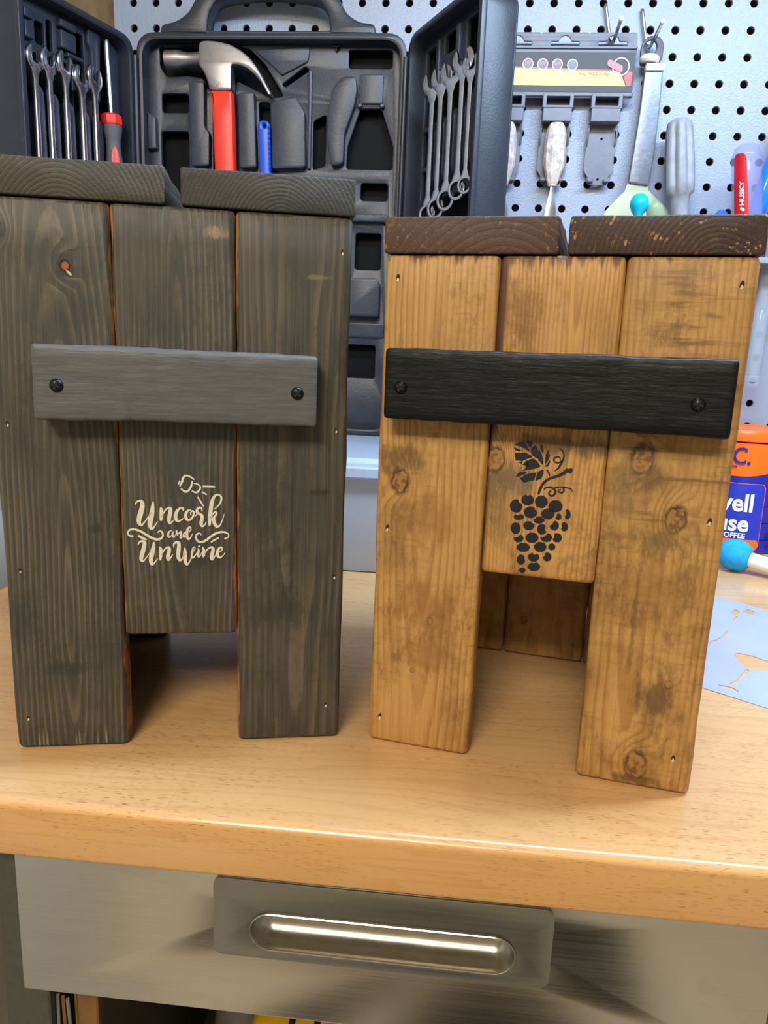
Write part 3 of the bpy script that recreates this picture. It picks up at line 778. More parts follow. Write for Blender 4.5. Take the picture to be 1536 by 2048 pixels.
def grape(cx, cy, rx, ry, bites):
    out = []
    for i in range(36):
        a = 2*PI*i/36; dx, dy = math.cos(a), math.sin(a)
        r = 1/math.sqrt((dx/rx)**2+(dy/ry)**2)*(1+0.02*math.sin(i*5.3+cx))
        for bx, by, br in bites:
            ex, ey = bx-cx, by-cy; b = ex*dx+ey*dy; q = b*b-(ex*ex+ey*ey-br*br)
            if q > 0 and b > 0: r = min(r, max(4, b-math.sqrt(q)))
        out.append((cx+r*dx, cy+r*dy))
    return out
LEAF = [[(515,165),(575,142),(635,148),(650,180),(685,235),(692,262),(640,225),(590,200),(530,180),(490,178)],[(490,203),(530,215),(590,240),(560,252),(510,237)],[(650,137),(705,135),(725,160),(715,190),(690,212),(668,175)],
 [(708,218),(750,180),(785,200),(790,250),(810,235),(840,290),(855,340),(856,412),(836,405),(790,340),(720,300),(703,250)],[(505,270),(560,272),(630,265),(690,290),(725,320),(660,340),(600,368),(515,357),(520,310)],[(545,382),(605,372),(590,402)],
 [(600,412),(650,365),(730,337),(770,357),(826,432),(760,460),(690,470),(590,487),(640,455),(690,432),(680,400),(650,402)],[(540,520),(580,497),(655,497),(620,530),(530,562)],[(570,577),(640,530),(700,512),(772,505),(745,602),(700,605),(620,630),(630,607)],
 [(790,500),(830,475),(862,475),(860,520),(830,580),(755,612),(770,560)],[(820,165),(855,185),(863,250),(845,272),(820,215)],[(885,292),(915,230),(925,270),(941,300),(930,342),(880,412),(878,350)],[(872,437),(905,400),(942,348),(940,382),(915,432)],[(883,195),(893,190),(891,222)]]
TEND = [[(895,475,10),(920,500,24),(936,548,14)],[(1058,220,12),(1095,255,18),(1108,310,20),(1085,380,22),(1060,420,26),(1035,460,18),(992,487,8)],[(1075,370,18),(1040,390,16),(1000,380,18),(985,350,18),(1010,322,18),(1048,320,16),(1064,345,12)],
 [(800,760,28),(822,700,32),(862,632,32),(930,582,30),(1020,552,32),(1090,522,40),(1148,480,50)],[(1180,497,46),(1192,474,46)],[(867,708,16),(900,687,20),(960,690,24),(1000,720,26),(1000,760,26),(965,790,22),(930,775,20),(925,745,18),(950,730,14)],
 [(1000,690,16),(1060,682,16),(1130,690,16),(1190,706,14),(1215,745,8)],[(1105,700,20),(1105,735,20),(1075,752,18),(1045,740,16),(1048,720,14),(1070,715,10)]]
obj('painted_grapes', merge(*[poly(grape(*g), FR) for g in GR], *[poly(l, FR) for l in LEAF], strokes(TEND, FR)), M['black_ink'], RF[1], world=False, label='black stencilled bunch of grapes with leaf and tendrils')

# ------------------------------------------------------------------ clear storage bin that carries the tool case
def storage_bin():
    x0, x1, y0, y1, h = 0.05, 0.50, -0.3185, -0.008, 0.122
    B = empty('storage_bin', ((x0+x1)/2, (y0+y1)/2, 0.0), 0, 'translucent plastic storage bin on the worktop under the black tool case', 'bin')
    bm = bmesh.new(); rings = []
    def ring(ins, z, r=0.022):
        return [bm.verts.new((x, y, z)) for x, y in rpoly(rect(x0+ins, x1-ins, y0+ins, y1-ins), r, 5)]
    for ins, z in ((0.014, 0.0012), (0.0125, 0.004), (0.0045, 0.105), (0.0, 0.1055), (0.0, 0.1075), (0.0065, 0.1075), (0.0065, 0.104), (0.0148, 0.005), (0.018, 0.0035)):
        rings.append(ring(ins, z))
    n = len(rings[0])
    for A, C in zip(rings, rings[1:]):
        for i in range(n): bm.faces.new((A[i], A[(i+1) % n], C[(i+1) % n], C[i]))
    bm.faces.new(rings[0]); bm.faces.new(rings[-1])
    obj('bin_tub', bm, M['bin_plastic'], B, smooth=40)
    bm = bmesh.new(); rings = []
    for ins, z in ((0.001, 0.1082), (-0.0025, 0.1082), (-0.003, 0.1175), (-0.001, 0.1190), (0.012, 0.1190), (0.016, 0.1172), (0.04, 0.1172), (0.044, 0.1220)):
        rings.append(ring(ins, z))
    for A, C in zip(rings, rings[1:]):
        for i in range(n): bm.faces.new((A[i], A[(i+1) % n], C[(i+1) % n], C[i]))
    bm.faces.new(rings[0]); bm.faces.new(rings[-1])
    obj('bin_lid', bm, M['bin_plastic'], B, smooth=40, label='pale lid with raised middle')
storage_bin()

# ------------------------------------------------------------------ black folding tool case
TC = empty('tool_case', (0.2000, -0.03, 0.1222), 0, 'open black plastic tool case with molded trays standing on the storage bin', 'tool case')
ZB, ZT = 0.1245, 0.6265
def frame(side):
    if side == 'C': return lambda u, w, z: (u, -0.055-w, z)
    t = math.radians(61 if side == 'R' else 72); s = 1 if side == 'R' else -1
    hx = 0.3765 if side == 'R' else 0.0235
    def f(u, w, z): return (hx+s*math.cos(t)*u - s*math.sin(t)*w, -0.057-math.sin(t)*u-math.cos(t)*w, z)
    return f
def shell(name, side, u0, u1, z0, z1, depth, r, pockets, pads, label=None, ribs=()):
    F = frame(side)
    G = lambda x, y, h: F(x, h, y)
    wall = 0.006
    outer = rpoly(rect(u0, u1, z0, z1), r, 6)
    inner = rpoly(rect(u0+wall, u1-wall, z0+wall, z1-wall), r-wall*0.6, 6)
    back = plate([rpoly(rect(u0+0.001, u1-0.001, z0+0.001, z1-0.001), r, 6)], 0.004, G, 0.0015, -depth)
    ring = plate([outer, inner], depth-0.003, G, 0.0012, -depth+0.0025)
    rim = plate([rpoly(rect(u0-0.0018, u1+0.0018, z0-0.0018, z1+0.0018), r, 6), rpoly(rect(u0+wall-0.001, u1-wall+0.001, z0+wall-0.001, z1-wall+0.001), r-wall*0.6, 6)], 0.007, G, 0.0012, -0.007)
    o = obj(name, merge(back, ring, rim), M['black_plastic'], TC, smooth=35, label=label)
    tin = rpoly(rect(u0+wall-0.0006, u1-wall+0.0006, z0+wall-0.0006, z1-wall+0.0006), r-wall*0.6, 6)
    tr = plate([tin]+[rpoly(p, 0.004, 3) for p in pockets], 0.006, G, 0.0012, -0.026)
    obj('tool_tray', tr, M['tray_plastic'], o, smooth=35, label='grey black molded tray with pockets')
    fl = plate([rpoly(rect(u0+wall, u1-wall, z0+wall, z1-wall), r-wall, 4)], 0.001, G, 0, -0.041)
    obj('pocket_floor', fl, M['pocket'], o)
    for p, h, rr in pads:
        obj('molded_pad', plate([rpoly(p, rr, 4)], h+0.0015, G, min(0.0018, h*0.4), -0.0215), M['tray_plastic'], o, smooth=35)
    return o
hp = [(0.048,0.6172),(0.0561,0.6205),(0.081,0.6178),(0.1033,0.6195),(0.1385,0.6198),(0.1680,0.6160),(0.1895,0.5975),(0.2150,0.5590),(0.1975,0.5570),(0.1827,0.5640),(0.1520,0.5775),(0.1490,0.5670),(0.1130,0.5660),(0.1066,0.5801),(0.0803,0.5834),(0.0577,0.5809),(0.0487,0.5937)]
c_pock = [hp, [(0.1195,0.5600),(0.1500,0.5600),(0.1500,0.15),(0.1195,0.15)], [(0.1814,0.5520),(0.1965,0.5520),(0.1985,0.4500),(0.1840,0.4500)], [(0.2120,0.5735),(0.2430,0.5955),(0.2490,0.5905),(0.2165,0.5700)],
          rect(0.2995, 0.3560, 0.5930, 0.6150), rect(0.3200, 0.3560, 0.4330, 0.4550), rect(0.050, 0.0865, 0.5376, 0.5610), rect(0.048, 0.086, 0.42, 0.515), [(0.2545,0.530),(0.2715,0.5380),(0.2715,0.475),(0.2545,0.47)],
          [(0.3165,0.5455),(0.3440,0.5455),(0.3610,0.5000),(0.3610,0.4720),(0.2995,0.4720),(0.3010,0.5000)], rect(0.225, 0.347, 0.20, 0.2455), rect(0.315, 0.350, 0.345, 0.392), rect(0.19, 0.30, 0.27, 0.40), rect(0.2, 0.30, 0.415, 0.455)]
c_pads = [([(0.0907,0.5729),(0.1118,0.5731),(0.1112,0.5185),(0.1178,0.5114),(0.1174,0.4701),(0.0931,0.4697)], 0.012, 0.004), ([(0.1570,0.5594),(0.1780,0.5608),(0.1815,0.4689),(0.1585,0.4683)], 0.013, 0.004),
          ([(0.2000,0.5490),(0.2322,0.5567),(0.2450,0.5369),(0.2470,0.4700),(0.2020,0.4680)], 0.012, 0.004), ([(0.2935,0.5805),(0.3105,0.5806),(0.3125,0.5634),(0.3095,0.5447),(0.2975,0.5116),(0.2972,0.4758),(0.2807,0.4730),(0.2746,0.5113),(0.2752,0.5396),(0.2810,0.5677)], 0.011, 0.005),
          ([(0.0325,0.5367),(0.0440,0.5297),(0.0445,0.4909),(0.0325,0.4907)], 0.009, 0.002), ([(0.1750,0.6130),(0.2491,0.6180),(0.2470,0.6000),(0.2120,0.5830),(0.1985,0.5960)], 0.003, 0.004), (rect(0.3145, 0.3455, 0.5505, 0.5860), 0.003, 0.003),
          (rect(0.296, 0.3585, 0.405, 0.4150), 0.010, 0.003), ([(0.300,0.333),(0.346,0.333),(0.3515,0.326),(0.3515,0.2830),(0.300,0.2830)], 0.015, 0.004), (rect(0.2475, 0.2525, 0.47, 0.59), 0.004, 0.002), (rect(0.305, 0.358, 0.2555, 0.275), 0.003, 0.003),
          (circ(0.345, 0.548, 0.0035, 10), 0.006, 0.0005), (circ(0.316, 0.548, 0.0035, 10), 0.006, 0.0005), ([(0.279,0.618),(0.289,0.618),(0.284,0.611)], 0.006, 0.001)]
body = shell('case_body', 'C', 0.0265, 0.3735, ZB, 0.6255, 0.052, 0.026, c_pock, c_pads)
lp = [rect(0.128, 0.1415, 0.567, 0.591), rect(0.0885, 0.1225, 0.512, 0.560), rect(0.1285, 0.167, 0.50, 0.556), rect(0.068, 0.083, 0.545, 0.60), rect(0.0700, 0.0860, 0.505, 0.535), rect(0.116, 0.1245, 0.565, 0.598),
      [(0.0285,0.607),(0.0375,0.607),(0.046,0.52),(0.056,0.515),(0.056,0.42),(0.0145,0.42),(0.0145,0.52),(0.0245,0.525)], rect(0.0665, 0.0715, 0.43, 0.49), rect(0.0905, 0.0965, 0.43, 0.49), rect(0.114, 0.12, 0.43, 0.49), rect(0.14, 0.146, 0.43, 0.49)]
lpads = [(rect(0.149, 0.1615, 0.5865, 0.597), 0.007, 0.002), (rect(0.1485, 0.1615, 0.566, 0.5845), 0.007, 0.002), (rect(0.0860, 0.1105, 0.5945, 0.6035), 0.008, 0.002), (rect(0.0870, 0.1105, 0.572, 0.592), 0.008, 0.002),
         ([(0.0654,0.6095),(0.0450,0.6095),(0.0480,0.5290),(0.0597,0.5373),(0.0609,0.5848),(0.0666,0.5933)], 0.006, 0.003), (rect(0.0765, 0.1010, 0.5655, 0.5705), 0.008, 0.001)]
for i, u in enumerate((0.0605, 0.0815, 0.1065, 0.130, 0.1515)):
    lpads.append(([(u-0.0085, 0.42), (u+0.006, 0.42), (u+0.0065, 0.490+0.004*i), (u+0.001, 0.5095+0.003*i), (u-0.0075, 0.502+0.003*i)], 0.013, 0.006))
shell('case_door', 'L', 0.003, 0.180, ZB, 0.6165, 0.047, 0.022, lp, lpads)
rp = [rect(0.014, 0.048, 0.565, 0.603), rect(0.062, 0.10, 0.585, 0.606), rect(0.115, 0.168, 0.566, 0.606), rect(0.060, 0.168, 0.508, 0.545), rect(0.014, 0.05, 0.515, 0.555), rect(0.014, 0.047, 0.468, 0.510), rect(0.014, 0.046, 0.428, 0.463), rect(0.016, 0.168, 0.30, 0.425)]
rpads = [(rect(0.051, 0.059, 0.545, 0.604), 0.006, 0.002), (rect(0.1035, 0.112, 0.562, 0.604), 0.008, 0.002), (rect(0.088, 0.112, 0.552, 0.559), 0.009, 0.002)]
for i, u in enumerate((0.0600, 0.0835, 0.1075, 0.132, 0.155)):
    rpads.append(([(u-0.009, 0.432+0.002*i), (u+0.009, 0.440+0.002*i), (u+0.0095, 0.498+0.004*i), (u+0.004, 0.510+0.004*i), (u-0.0085, 0.492+0.004*i)], 0.012, 0.006))
shell('case_door', 'R', 0.003, 0.180, ZB, 0.6195, 0.047, 0.022, rp, rpads)
for hx in (0.0250, 0.3750):
    obj('case_hinge', lathe([(0.0032, 0.13), (0.0032, 0.598)], 10, (0, 0, 1), (hx, -0.0595, 0)), M['black_plastic'], TC, smooth=50)
# carrying handle, arched above the case body
def hmap(x, y, h): return (x, -0.0445+h, y)
hout = smooth_pts([(0.052,0.6275),(0.056,0.640),(0.074,0.645),(0.090,0.655),(0.104,0.674),(0.130,0.688),(0.192,0.694),(0.255,0.688),(0.283,0.674),(0.296,0.655),(0.312,0.645),(0.331,0.641),(0.334,0.6275)], 5)
hin = [(0.2755,0.634),(0.2740,0.646)]+smooth_pts([(0.272,0.655),(0.262,0.667),(0.245,0.672),(0.192,0.676),(0.145,0.672),(0.128,0.667),(0.119,0.655)], 5)+[(0.1165,0.646),(0.1155,0.634)]
obj('carry_handle', plate([hout+[], rpoly(hin, 0.003, 2)], 0.030, hmap, 0.004), M['black_plastic'], TC, smooth=40)

# hammer lying in the middle tray
HM = empty('claw_hammer', (0.135, -0.05, 0.30), 0, 'claw hammer with worn steel head and red handle lying in the open tool case', 'hammer')
hm = lambda x, y, h: (x, -0.0455-h, y)
hb = rpoly([(0.1096,0.6150),(0.1180,0.6165),(0.1327,0.6158),(0.1500,0.6122),(0.1650,0.6050),(0.1760,0.5965),(0.1850,0.5860),(0.1950,0.5700),(0.2046,0.5535),(0.2000,0.5528),(0.1930,0.5640),(0.1850,0.5745),(0.1737,0.5835),(0.1620,0.5880),(0.1518,0.5886),(0.1517,0.5580),(0.1225,0.5580),(0.1200,0.5690),(0.1150,0.5800),(0.1085,0.5880),(0.1085,0.6040)], 0.004, 3)
hd = merge(plate([hb], 0.021, hm, 0.003, -0.0065), lathe([(0.0, 0), (0.0095, 0), (0.0110, 0.0015), (0.0110, 0.018), (0.0092, 0.024), (0.0078, 0.032), (0.0080, 0.040), (0.0095, 0.050)], 24, (1, 0, 0.02), (0.0612, -0.0495, 0.5968)))
obj('hammer_head', hd, M['hammer_steel'], HM, smooth=40)
obj('hammer_handle', plate([rpoly([(0.1230,0.5590),(0.1515,0.5590),(0.1530,0.5200),(0.1548,0.4500),(0.1555,0.31),(0.1290,0.31),(0.1283,0.4500),(0.1258,0.5200)], 0.003, 3)], 0.018, hm, 0.004, -0.005), M['red'], HM, smooth=40, label='red handle')

# blue handled hacksaw beside the hammer
HS = empty('blue_handled_tool', (0.192, -0.045, 0.33), 0, 'slim tool with rounded bright blue handle standing beside the red hammer handle', 'tool')
bm = plate([rpoly([(0.1838,0.5080),(0.1838,0.5265),(0.1990,0.5265),(0.1995,0.5080),(0.2012,0.4600),(0.2030,0.36),(0.1885,0.36),(0.1870,0.4600)], 0.0068, 5), circ(0.1925, 0.5195, 0.0022, 10)], 0.013, lambda x, y, h: (x, -0.0375-h, y), 0.0025)
obj('handle', bm, M['blue'], HS, smooth=40)
tt = [tube([(0.2003+0.0001*i, -0.0535, 0.52-i*0.0062), (0.2003+0.0001*i, -0.0535, 0.5165-i*0.0062)], 0.0012, 6) for i in range(9)]
obj('grip_ridge', merge(*tt), M['blue'], HS, smooth=50)

# combination wrenches clipped into the two doors
def wrench_outline(L, R, rr, hw):
    pts = []
    a0 = math.radians(-62)
    for i in range(9):
        a = a0+(math.radians(58)-a0)*i/8; pts.append((R*math.cos(a), L+R*math.sin(a)))
    t = math.radians(14); c, s = math.cos(t), math.sin(t)
    for x, y in ((0.42*R, 0.62*R), (0.42*R, -0.1*R), (0.22*R, -0.32*R), (-0.22*R, -0.32*R), (-0.42*R, -0.1*R), (-0.42*R, 0.75*R)):
        pts.append((x*c-y*s, L+x*s+y*c))
    for i in range(9):
        a = math.radians(132)+(math.radians(242)-math.radians(132))*i/8; pts.append((R*math.cos(a), L+R*math.sin(a)))
    pts += [(-hw*1.1, L-R*1.5), (-hw, L*0.6), (-hw, L*0.4), (-hw*1.1, rr*1.6)]
    for i in range(13):
        a = math.radians(125)+math.radians(290)*i/12; pts.append((rr*math.cos(a), rr*math.sin(a)))
    pts += [(hw*1.1, rr*1.6), (hw, L*0.4), (hw, L*0.6), (hw*1.1, L-R*1.5)]
    return pts
def wrench(side, u, ztop, L, R, rr, label, tilt=0.0, w=-0.004):
    F = frame(side)
    z0 = ztop-R-L
    sgn = 1 if side == 'R' else -1
    ct, st_ = math.cos(tilt), math.sin(tilt)
    def fn(x, y, h):
        # flats stand tilted out of the tray about their long axis
        return F(u+x*ct - h*st_, w+x*st_+h*ct, z0+y)
    o = empty('combination_wrench', F(u, w, z0), 0, label, 'wrench', 'combination wrenches clipped in the tool case')
    op = wrench_outline(L, R, rr, R*0.22)
    bm = plate([op, circ(0, 0, rr*0.66, 14)], R*0.36, fn, R*0.1, -R*0.18)
    obj('wrench_body', bm, M['wrench'], o, smooth=40)
    return o
LL = ['steel wrench in the hinged door beside the wall, outermost against the door rim', 'steel wrench second from the outer rim in the case door beside the wall', 'middle steel wrench of the five in the case door beside the wall',
      'low set steel wrench fourth from the outer rim in the case door beside the wall', 'steel wrench next to the red collared screwdriver in the case door']
for i, (u, zt_, L, R) in enumerate(((0.1600, 0.5580, 0.150, 0.0145), (0.1395, 0.5620, 0.155, 0.0150), (0.1155, 0.5665, 0.160, 0.0155), (0.0905, 0.5595, 0.150, 0.0155), (0.0690, 0.5670, 0.160, 0.0155))):
    wrench('L', u, zt_, L, R, R*0.85, LL[i], 0.25)
RL = ['steel wrench nearest the hinge in the case door facing away from the wall', 'steel wrench second from the hinge in the case door beside the chisel rack', 'steel wrench third from the hinge in the case door beside the chisel rack',
      'tallest steel wrench fourth from the hinge in the case door beside the chisel rack', 'steel wrench half hidden behind the outer rim of the case door by the chisel rack']
for i, (u, zt_, zr, R) in enumerate(((0.0700, 0.5665, 0.4040, 0.0155), (0.0920, 0.5660, 0.4080, 0.0155), (0.1160, 0.5650, 0.4140, 0.0155), (0.1420, 0.5690, 0.4210, 0.0145), (0.1600, 0.5560, 0.4230, 0.0120))):
    wrench('R', u, zt_, zt_-R-zr, R, R*0.84, RL[i], -0.45)

# red and grey screwdriver in the other door
def screwdriver():
    F = frame('L')
    o = empty('screwdriver', F(0.036, -0.008, 0.42), 0, 'screwdriver with steel shaft, red collar and grey grip clipped in the open tool case', 'screwdriver')
    ax = Vector(F(0.0415, -0.008, 0.6035))-Vector(F(0.0335, -0.008, 0.43))
    Ln = ax.length
    og = F(0.0335, -0.008, 0.43)
    obj('shaft', lathe([(0.0034, 0.085), (0.0034, Ln-0.004), (0.0026, Ln), (0, Ln)], 14, ax, og), M['chrome'], o, smooth=50)
    obj('collar', lathe([(0.0, 0.0895), (0.0100, 0.0895), (0.0132, 0.087), (0.0138, 0.082), (0.0136, 0.0775), (0.012, 0.0755), (0.0, 0.0755)], 8, ax, og), M['red'], o, smooth=30, label='red octagonal collar')
    obj('grip', lathe([(0.0, 0.0756), (0.0126, 0.0756), (0.0122, 0.070), (0.0098, 0.060), (0.0092, 0.050), (0.0102, 0.038), (0.0122, 0.022), (0.0126, 0.005), (0.0098, -0.012), (0, -0.016)], 20, ax, og), M['grey_rubber'], o, smooth=50, label='waisted grey grip')
    fp = []
    axn = ax.normalized()
    n = Vector((0.55, -0.83, 0)); b = axn.cross(n).normalized(); n = b.cross(axn)
    def fn(x, y, h): 
        r = 0.0106 + 0.0022*max(0, min(1, (0.048-y)/0.02))
        a = x/r
        return Vector(og)+axn*y+n*(r+0.0004)*math.cos(a)+b*(r+0.0004)*math.sin(a)
    bm = bmesh.new(); rows = []
    for y, hw in ((0.050, 0.0006), (0.047, 0.0026), (0.042, 0.0040), (0.034, 0.005), (0.02, 0.0055), (0.005, 0.005)):
        rows.append([bm.verts.new(fn(-hw+2*hw*k/6, y, 0)) for k in range(7)])
    for A, B in zip(rows, rows[1:]):
        for k in range(6): bm.faces.new((A[k], A[k+1], B[k+1], B[k]))
    obj('grip_inlay', bm, M['red'], o, smooth=60, label='red inlay')
screwdriver()

# ------------------------------------------------------------------ chisel rack hanging on the pegboard
CR = empty('chisel_rack', (0.545, -0.02, 0.60), 0, 'black plastic chisel rack with yellow printed band hanging on the pegboard', 'rack')
Z2 = lambda d: (lambda x, y, h: (x, -d-h, y))
cont = []
tabs = [0.4245, 0.4842, 0.5440, 0.6038, 0.6636]
top = []
for a, b in zip(tabs, tabs[1:]):
    top += rpoly([(a+0.0004, 0.622), (a+0.0004, 0.6420), (b-0.0004, 0.6420), (b-0.0004, 0.622)], 0.003, 3)[4:12]
outl = [(0.4245, 0.5660)] + [(0.4245, 0.622)] + top + [(0.6640, 0.622), (0.6620, 0.5660)]
slots = []
for a, b in zip(tabs, tabs[1:]):
    c = (a+b)/2
    sl = [(c-0.0185, 0.6268), (c-0.0185, 0.6315), (c-0.0075, 0.6318), (c-0.0065, 0.6360), (c, 0.6392), (c+0.0065, 0.6360), (c+0.0075, 0.6318), (c+0.0185, 0.6315), (c+0.0185, 0.6268)]
    slots.append(rpoly(sl, 0.0024, 3))
obj('backing_card', plate([outl]+slots, 0.0028, Z2(0.0165), 0.0005), M['card_plastic'], CR, smooth=40)
obj('card_shelf', merge(box(0.4245, 0.6645, -0.0215, -0.0170, 0.6195, 0.6225, 0.0006, 1), box(0.4245, 0.6640, -0.022, -0.0125, 0.5640, 0.5690, 0.001, 1)), M['card_plastic'], CR)
lb = obj('label_card', box(0.4255, 0.6625, -0.0215, -0.0192, 0.5690, 0.6150), M['card_dark'], CR, label='dark label card with yellow band')
def lab(name, bms, mat): return obj(name, merge(*bms) if isinstance(bms, list) else bms, mat, lb)
D = 0.0216
lab('yellow_band', plate([[(0.4260, 0.5765), (0.6535, 0.5762), (0.6490, 0.5850), (0.6450, 0.5925), (0.4260, 0.5985)]], 0.0003, Z2(D)), M['yellow_print'])
lab('red_stripe', plate([[(0.4260, 0.5985), (0.6450, 0.5925), (0.6435, 0.5945), (0.4260, 0.6003)]], 0.0003, Z2(D)), M['red_print'])
lab('red_corner', plate([[(0.6545, 0.5762), (0.6600, 0.5765), (0.6605, 0.5925), (0.6555, 0.5932), (0.6500, 0.5870)]], 0.0003, Z2(D)), M['red_print'])
cc = [(0.5289, 0.6010), (0.5475, 0.6008), (0.5660, 0.6006), (0.5850, 0.6002)]
lab('size_ring', [plate([circ(x, z, 0.0068), circ(x, z, 0.0057)], 0.0003, Z2(D+0.0003)) for x, z in cc], M['white_print'])
lab('size_disc', [plate([circ(x, z, 0.0058)], 0.0003, Z2(D+0.0002)) for x, z in cc], M['grey_print'])
lab('size_numbers', [text(b, 0.0062, (lambda X, Zz: (lambda x, y, h: (X+x, -D-0.0006-h, Zz+0.0006+y)))(x, z), sx=0.95, bold=0.02) for (x, z), b in zip(cc, ('1/4"', '1/2"', '3/4"', '1"'))], M['pink_print'])
lab('label_words', text('THRU TANG CORE', 0.0050, lambda x, y, h: (0.6115+x, -D-0.0004-h, 0.5898+y-0.03*x), sx=0.92), M['dark_print'])
lab('cutaway_ring', plate([circ(0.6455, 0.5985, 0.0108), circ(0.6455, 0.5985, 0.0094)], 0.0003, Z2(D+0.0003)), M['white_print'])
lab('cutaway_picture', plate([rpoly([(0.6280, 0.6035), (0.6310, 0.6070), (0.6480, 0.5990), (0.6478, 0.5930), (0.6455, 0.5922), (0.6290, 0.5990)], 0.002, 3)], 0.0003, Z2(D+0.0006)), M['pink_print'])
for k in range(4):
    x = 0.4286+k*0.0612
    o = obj('clip_box', merge(plate([rect(x, x+0.0385, 0.5500, 0.5652), rect(x+0.0045, x+0.0340, 0.5515, 0.5622)], 0.014, Z2(0.014), 0.0004),
        box(x+0.001, x+0.0375, -0.0275, -0.0250, 0.5335, 0.5500, 0.0006, 1), box(x+0.001, x+0.003, -0.026, -0.012, 0.5335, 0.55), box(x+0.0355, x+0.0375, -0.026, -0.012, 0.5335, 0.55),
        box(x-0.0005, x+0.039, -0.0285, -0.013, 0.5485, 0.5502, 0.0004, 1), box(x+0.001, x+0.0375, -0.028, -0.013, 0.5328, 0.5340, 0.0004, 1)), M['card_plastic'], CR)
    obj('clip_shade', box(x+0.003, x+0.0355, -0.014, -0.0128, 0.534, 0.5635), M['card_dark'], o)
    c = x+0.0190
    bp = rpoly([(c-0.0170, 0.5340), (c-0.0190, 0.50), (c-0.0195, 0.478), (c-0.0125, 0.4685), (c+0.0115, 0.4685), (c+0.0190, 0.478), (c+0.0185, 0.50), (c+0.0165, 0.5340)], 0.003, 3)
    obj('clip_back', plate([bp, circ(c+0.0005, 0.5165, 0.0016, 10)], 0.0018, Z2(0.0085), 0.0003), M['card_plastic'], CR)
    for s in (-1, 1):
        obj('clip_arm', tube([(c+s*0.0150, -0.015, 0.5345), (c+s*0.0180, -0.017, 0.526), (c+s*0.0182, -0.0155, 0.515), (c+s*0.0182, -0.0115, 0.508)], 0.0014, 6, 3), M['card_plastic'], CR, smooth=50)
    obj('clip_foot', merge(box(c-0.0145, c-0.0065, -0.0185, -0.010, 0.4625, 0.4672, 0.001, 1), box(c+0.0065, c+0.0145, -0.0185, -0.010, 0.4625, 0.4672, 0.001, 1), plate([rpoly([(c-0.0145, 0.4700), (c+0.0145, 0.4700), (c+0.012, 0.4600), (c-0.012, 0.4600)], 0.002, 2), circ(c, 0.4672, 0.0018, 8)], 0.002, Z2(0.0086))), M['card_plastic'], CR)
for o in CR.children:
    if not o.name.startswith('backing_card'): o.location.z += 0.0034
def chisel(c, label, hw):
    o = empty('wood_chisel', (c, -0.02, 0.40), 0, label, 'chisel', 'wood chisels in the rack')
    h = lathe([(0.0, 0.0), (hw*0.42, 0.0), (hw*0.62, 0.008), (hw*1.0, 0.026), (hw*1.03, 0.045), (hw*0.97, 0.060), (hw*0.86, 0.070), (hw*0.62, 0.0765), (0, 0.078)], 10, (0, 0, 1), (0, 0, 0))
    h.transform(Matrix.Translation((c, -0.0222, 0.4540)) @ Matrix.Scale(0.72, 4, (0, 1, 0)))
    obj('handle', h, M['old_wood'], o, smooth=25, label='worn paint spattered handle')
    b = plate([rpoly([(c-0.0022, 0.4600), (c+0.0022, 0.4600), (c+0.0026, 0.4470), (c+0.0060, 0.4330), (c+0.0078, 0.4200), (c+0.0080, 0.3650), (c-0.0080, 0.3650), (c-0.0078, 0.4200), (c-0.0060, 0.4330), (c-0.0026, 0.4470)], 0.004, 3)], 0.003, Z2(0.0210), 0.0006)
    obj('blade', b, M['chrome'], o, smooth=40)
    o.location.z += 0.0045
chisel(0.5085, 'worn wooden chisel partly hidden behind the outer edge of the black tool case', 0.0125)
chisel(0.5715, 'worn pale chisel with stubby handle in the middle of the black rack', 0.0136)

# ------------------------------------------------------------------ hooks and hanging tools
def hook(x, z, label, tipx, ln):
    o = empty('peg_hook', (x, 0, z), 0, label, 'hook', 'steel hooks in the pegboard')
    pts = [(x-0.012, 0.004, z+0.043), (x-0.012, -0.004, z+0.043), (x-0.0105, -0.0055, z+0.036), (x-0.004, -0.0055, z+0.008), (x, -0.0065, z), (x+tipx*0.3, -0.020, z-0.001), (x+tipx, -ln, z+0.008)]
    obj('hook_wire', tube(pts, 0.0022, 10, 5), M['chrome'], o, smooth=60)
    obj('hook_tip', lathe([(0, -0.003), (0.0026, -0.002), (0.003, 0), (0.0026, 0.002), (0, 0.003)], 12, (0.1, -1, 0.15), (x+tipx, -ln-0.0005, z+0.008)), M['white_plastic'], o, smooth=60, label='white rubber tip')
hook(0.6345, 0.6355, 'steel peg hook that carries the black chisel rack', 0.0002, 0.055)
hook(0.6805, 0.6300, 'steel peg hook that carries the grey scraper with white collar', 0.002, 0.062)

SCR = empty('hand_scraper', (0.684, -0.022, 0.42), 0, 'long grey flat scraper with white collar and cloudy flared blade hanging on the pegboard', 'scraper')
S = Z2(0.020)
obj('hang_loop', plate([rpoly([(0.6690, 0.6020), (0.6680, 0.6260), (0.6745, 0.6375), (0.6890, 0.6380), (0.6965, 0.6290), (0.6955, 0.6080)], 0.006, 4), circ(0.6800, 0.6245, 0.0078, 16, 0.0085)], 0.005, S, 0.001, -0.003), M['dark_rubber'], SCR, smooth=40)
obj('collar', merge(lathe([(0, 0.0), (0.0100, 0.0), (0.0122, 0.0025), (0.0122, 0.006), (0.0095, 0.0085), (0, 0.0095)], 20, (0.05, 0, 1), (0.6795, -0.0235, 0.6055), 1.0), box(0.6750, 0.6985, -0.030, -0.018, 0.5955, 0.6045, 0.002, 2)), M['white_plastic'], SCR, smooth=40, label='white collar')
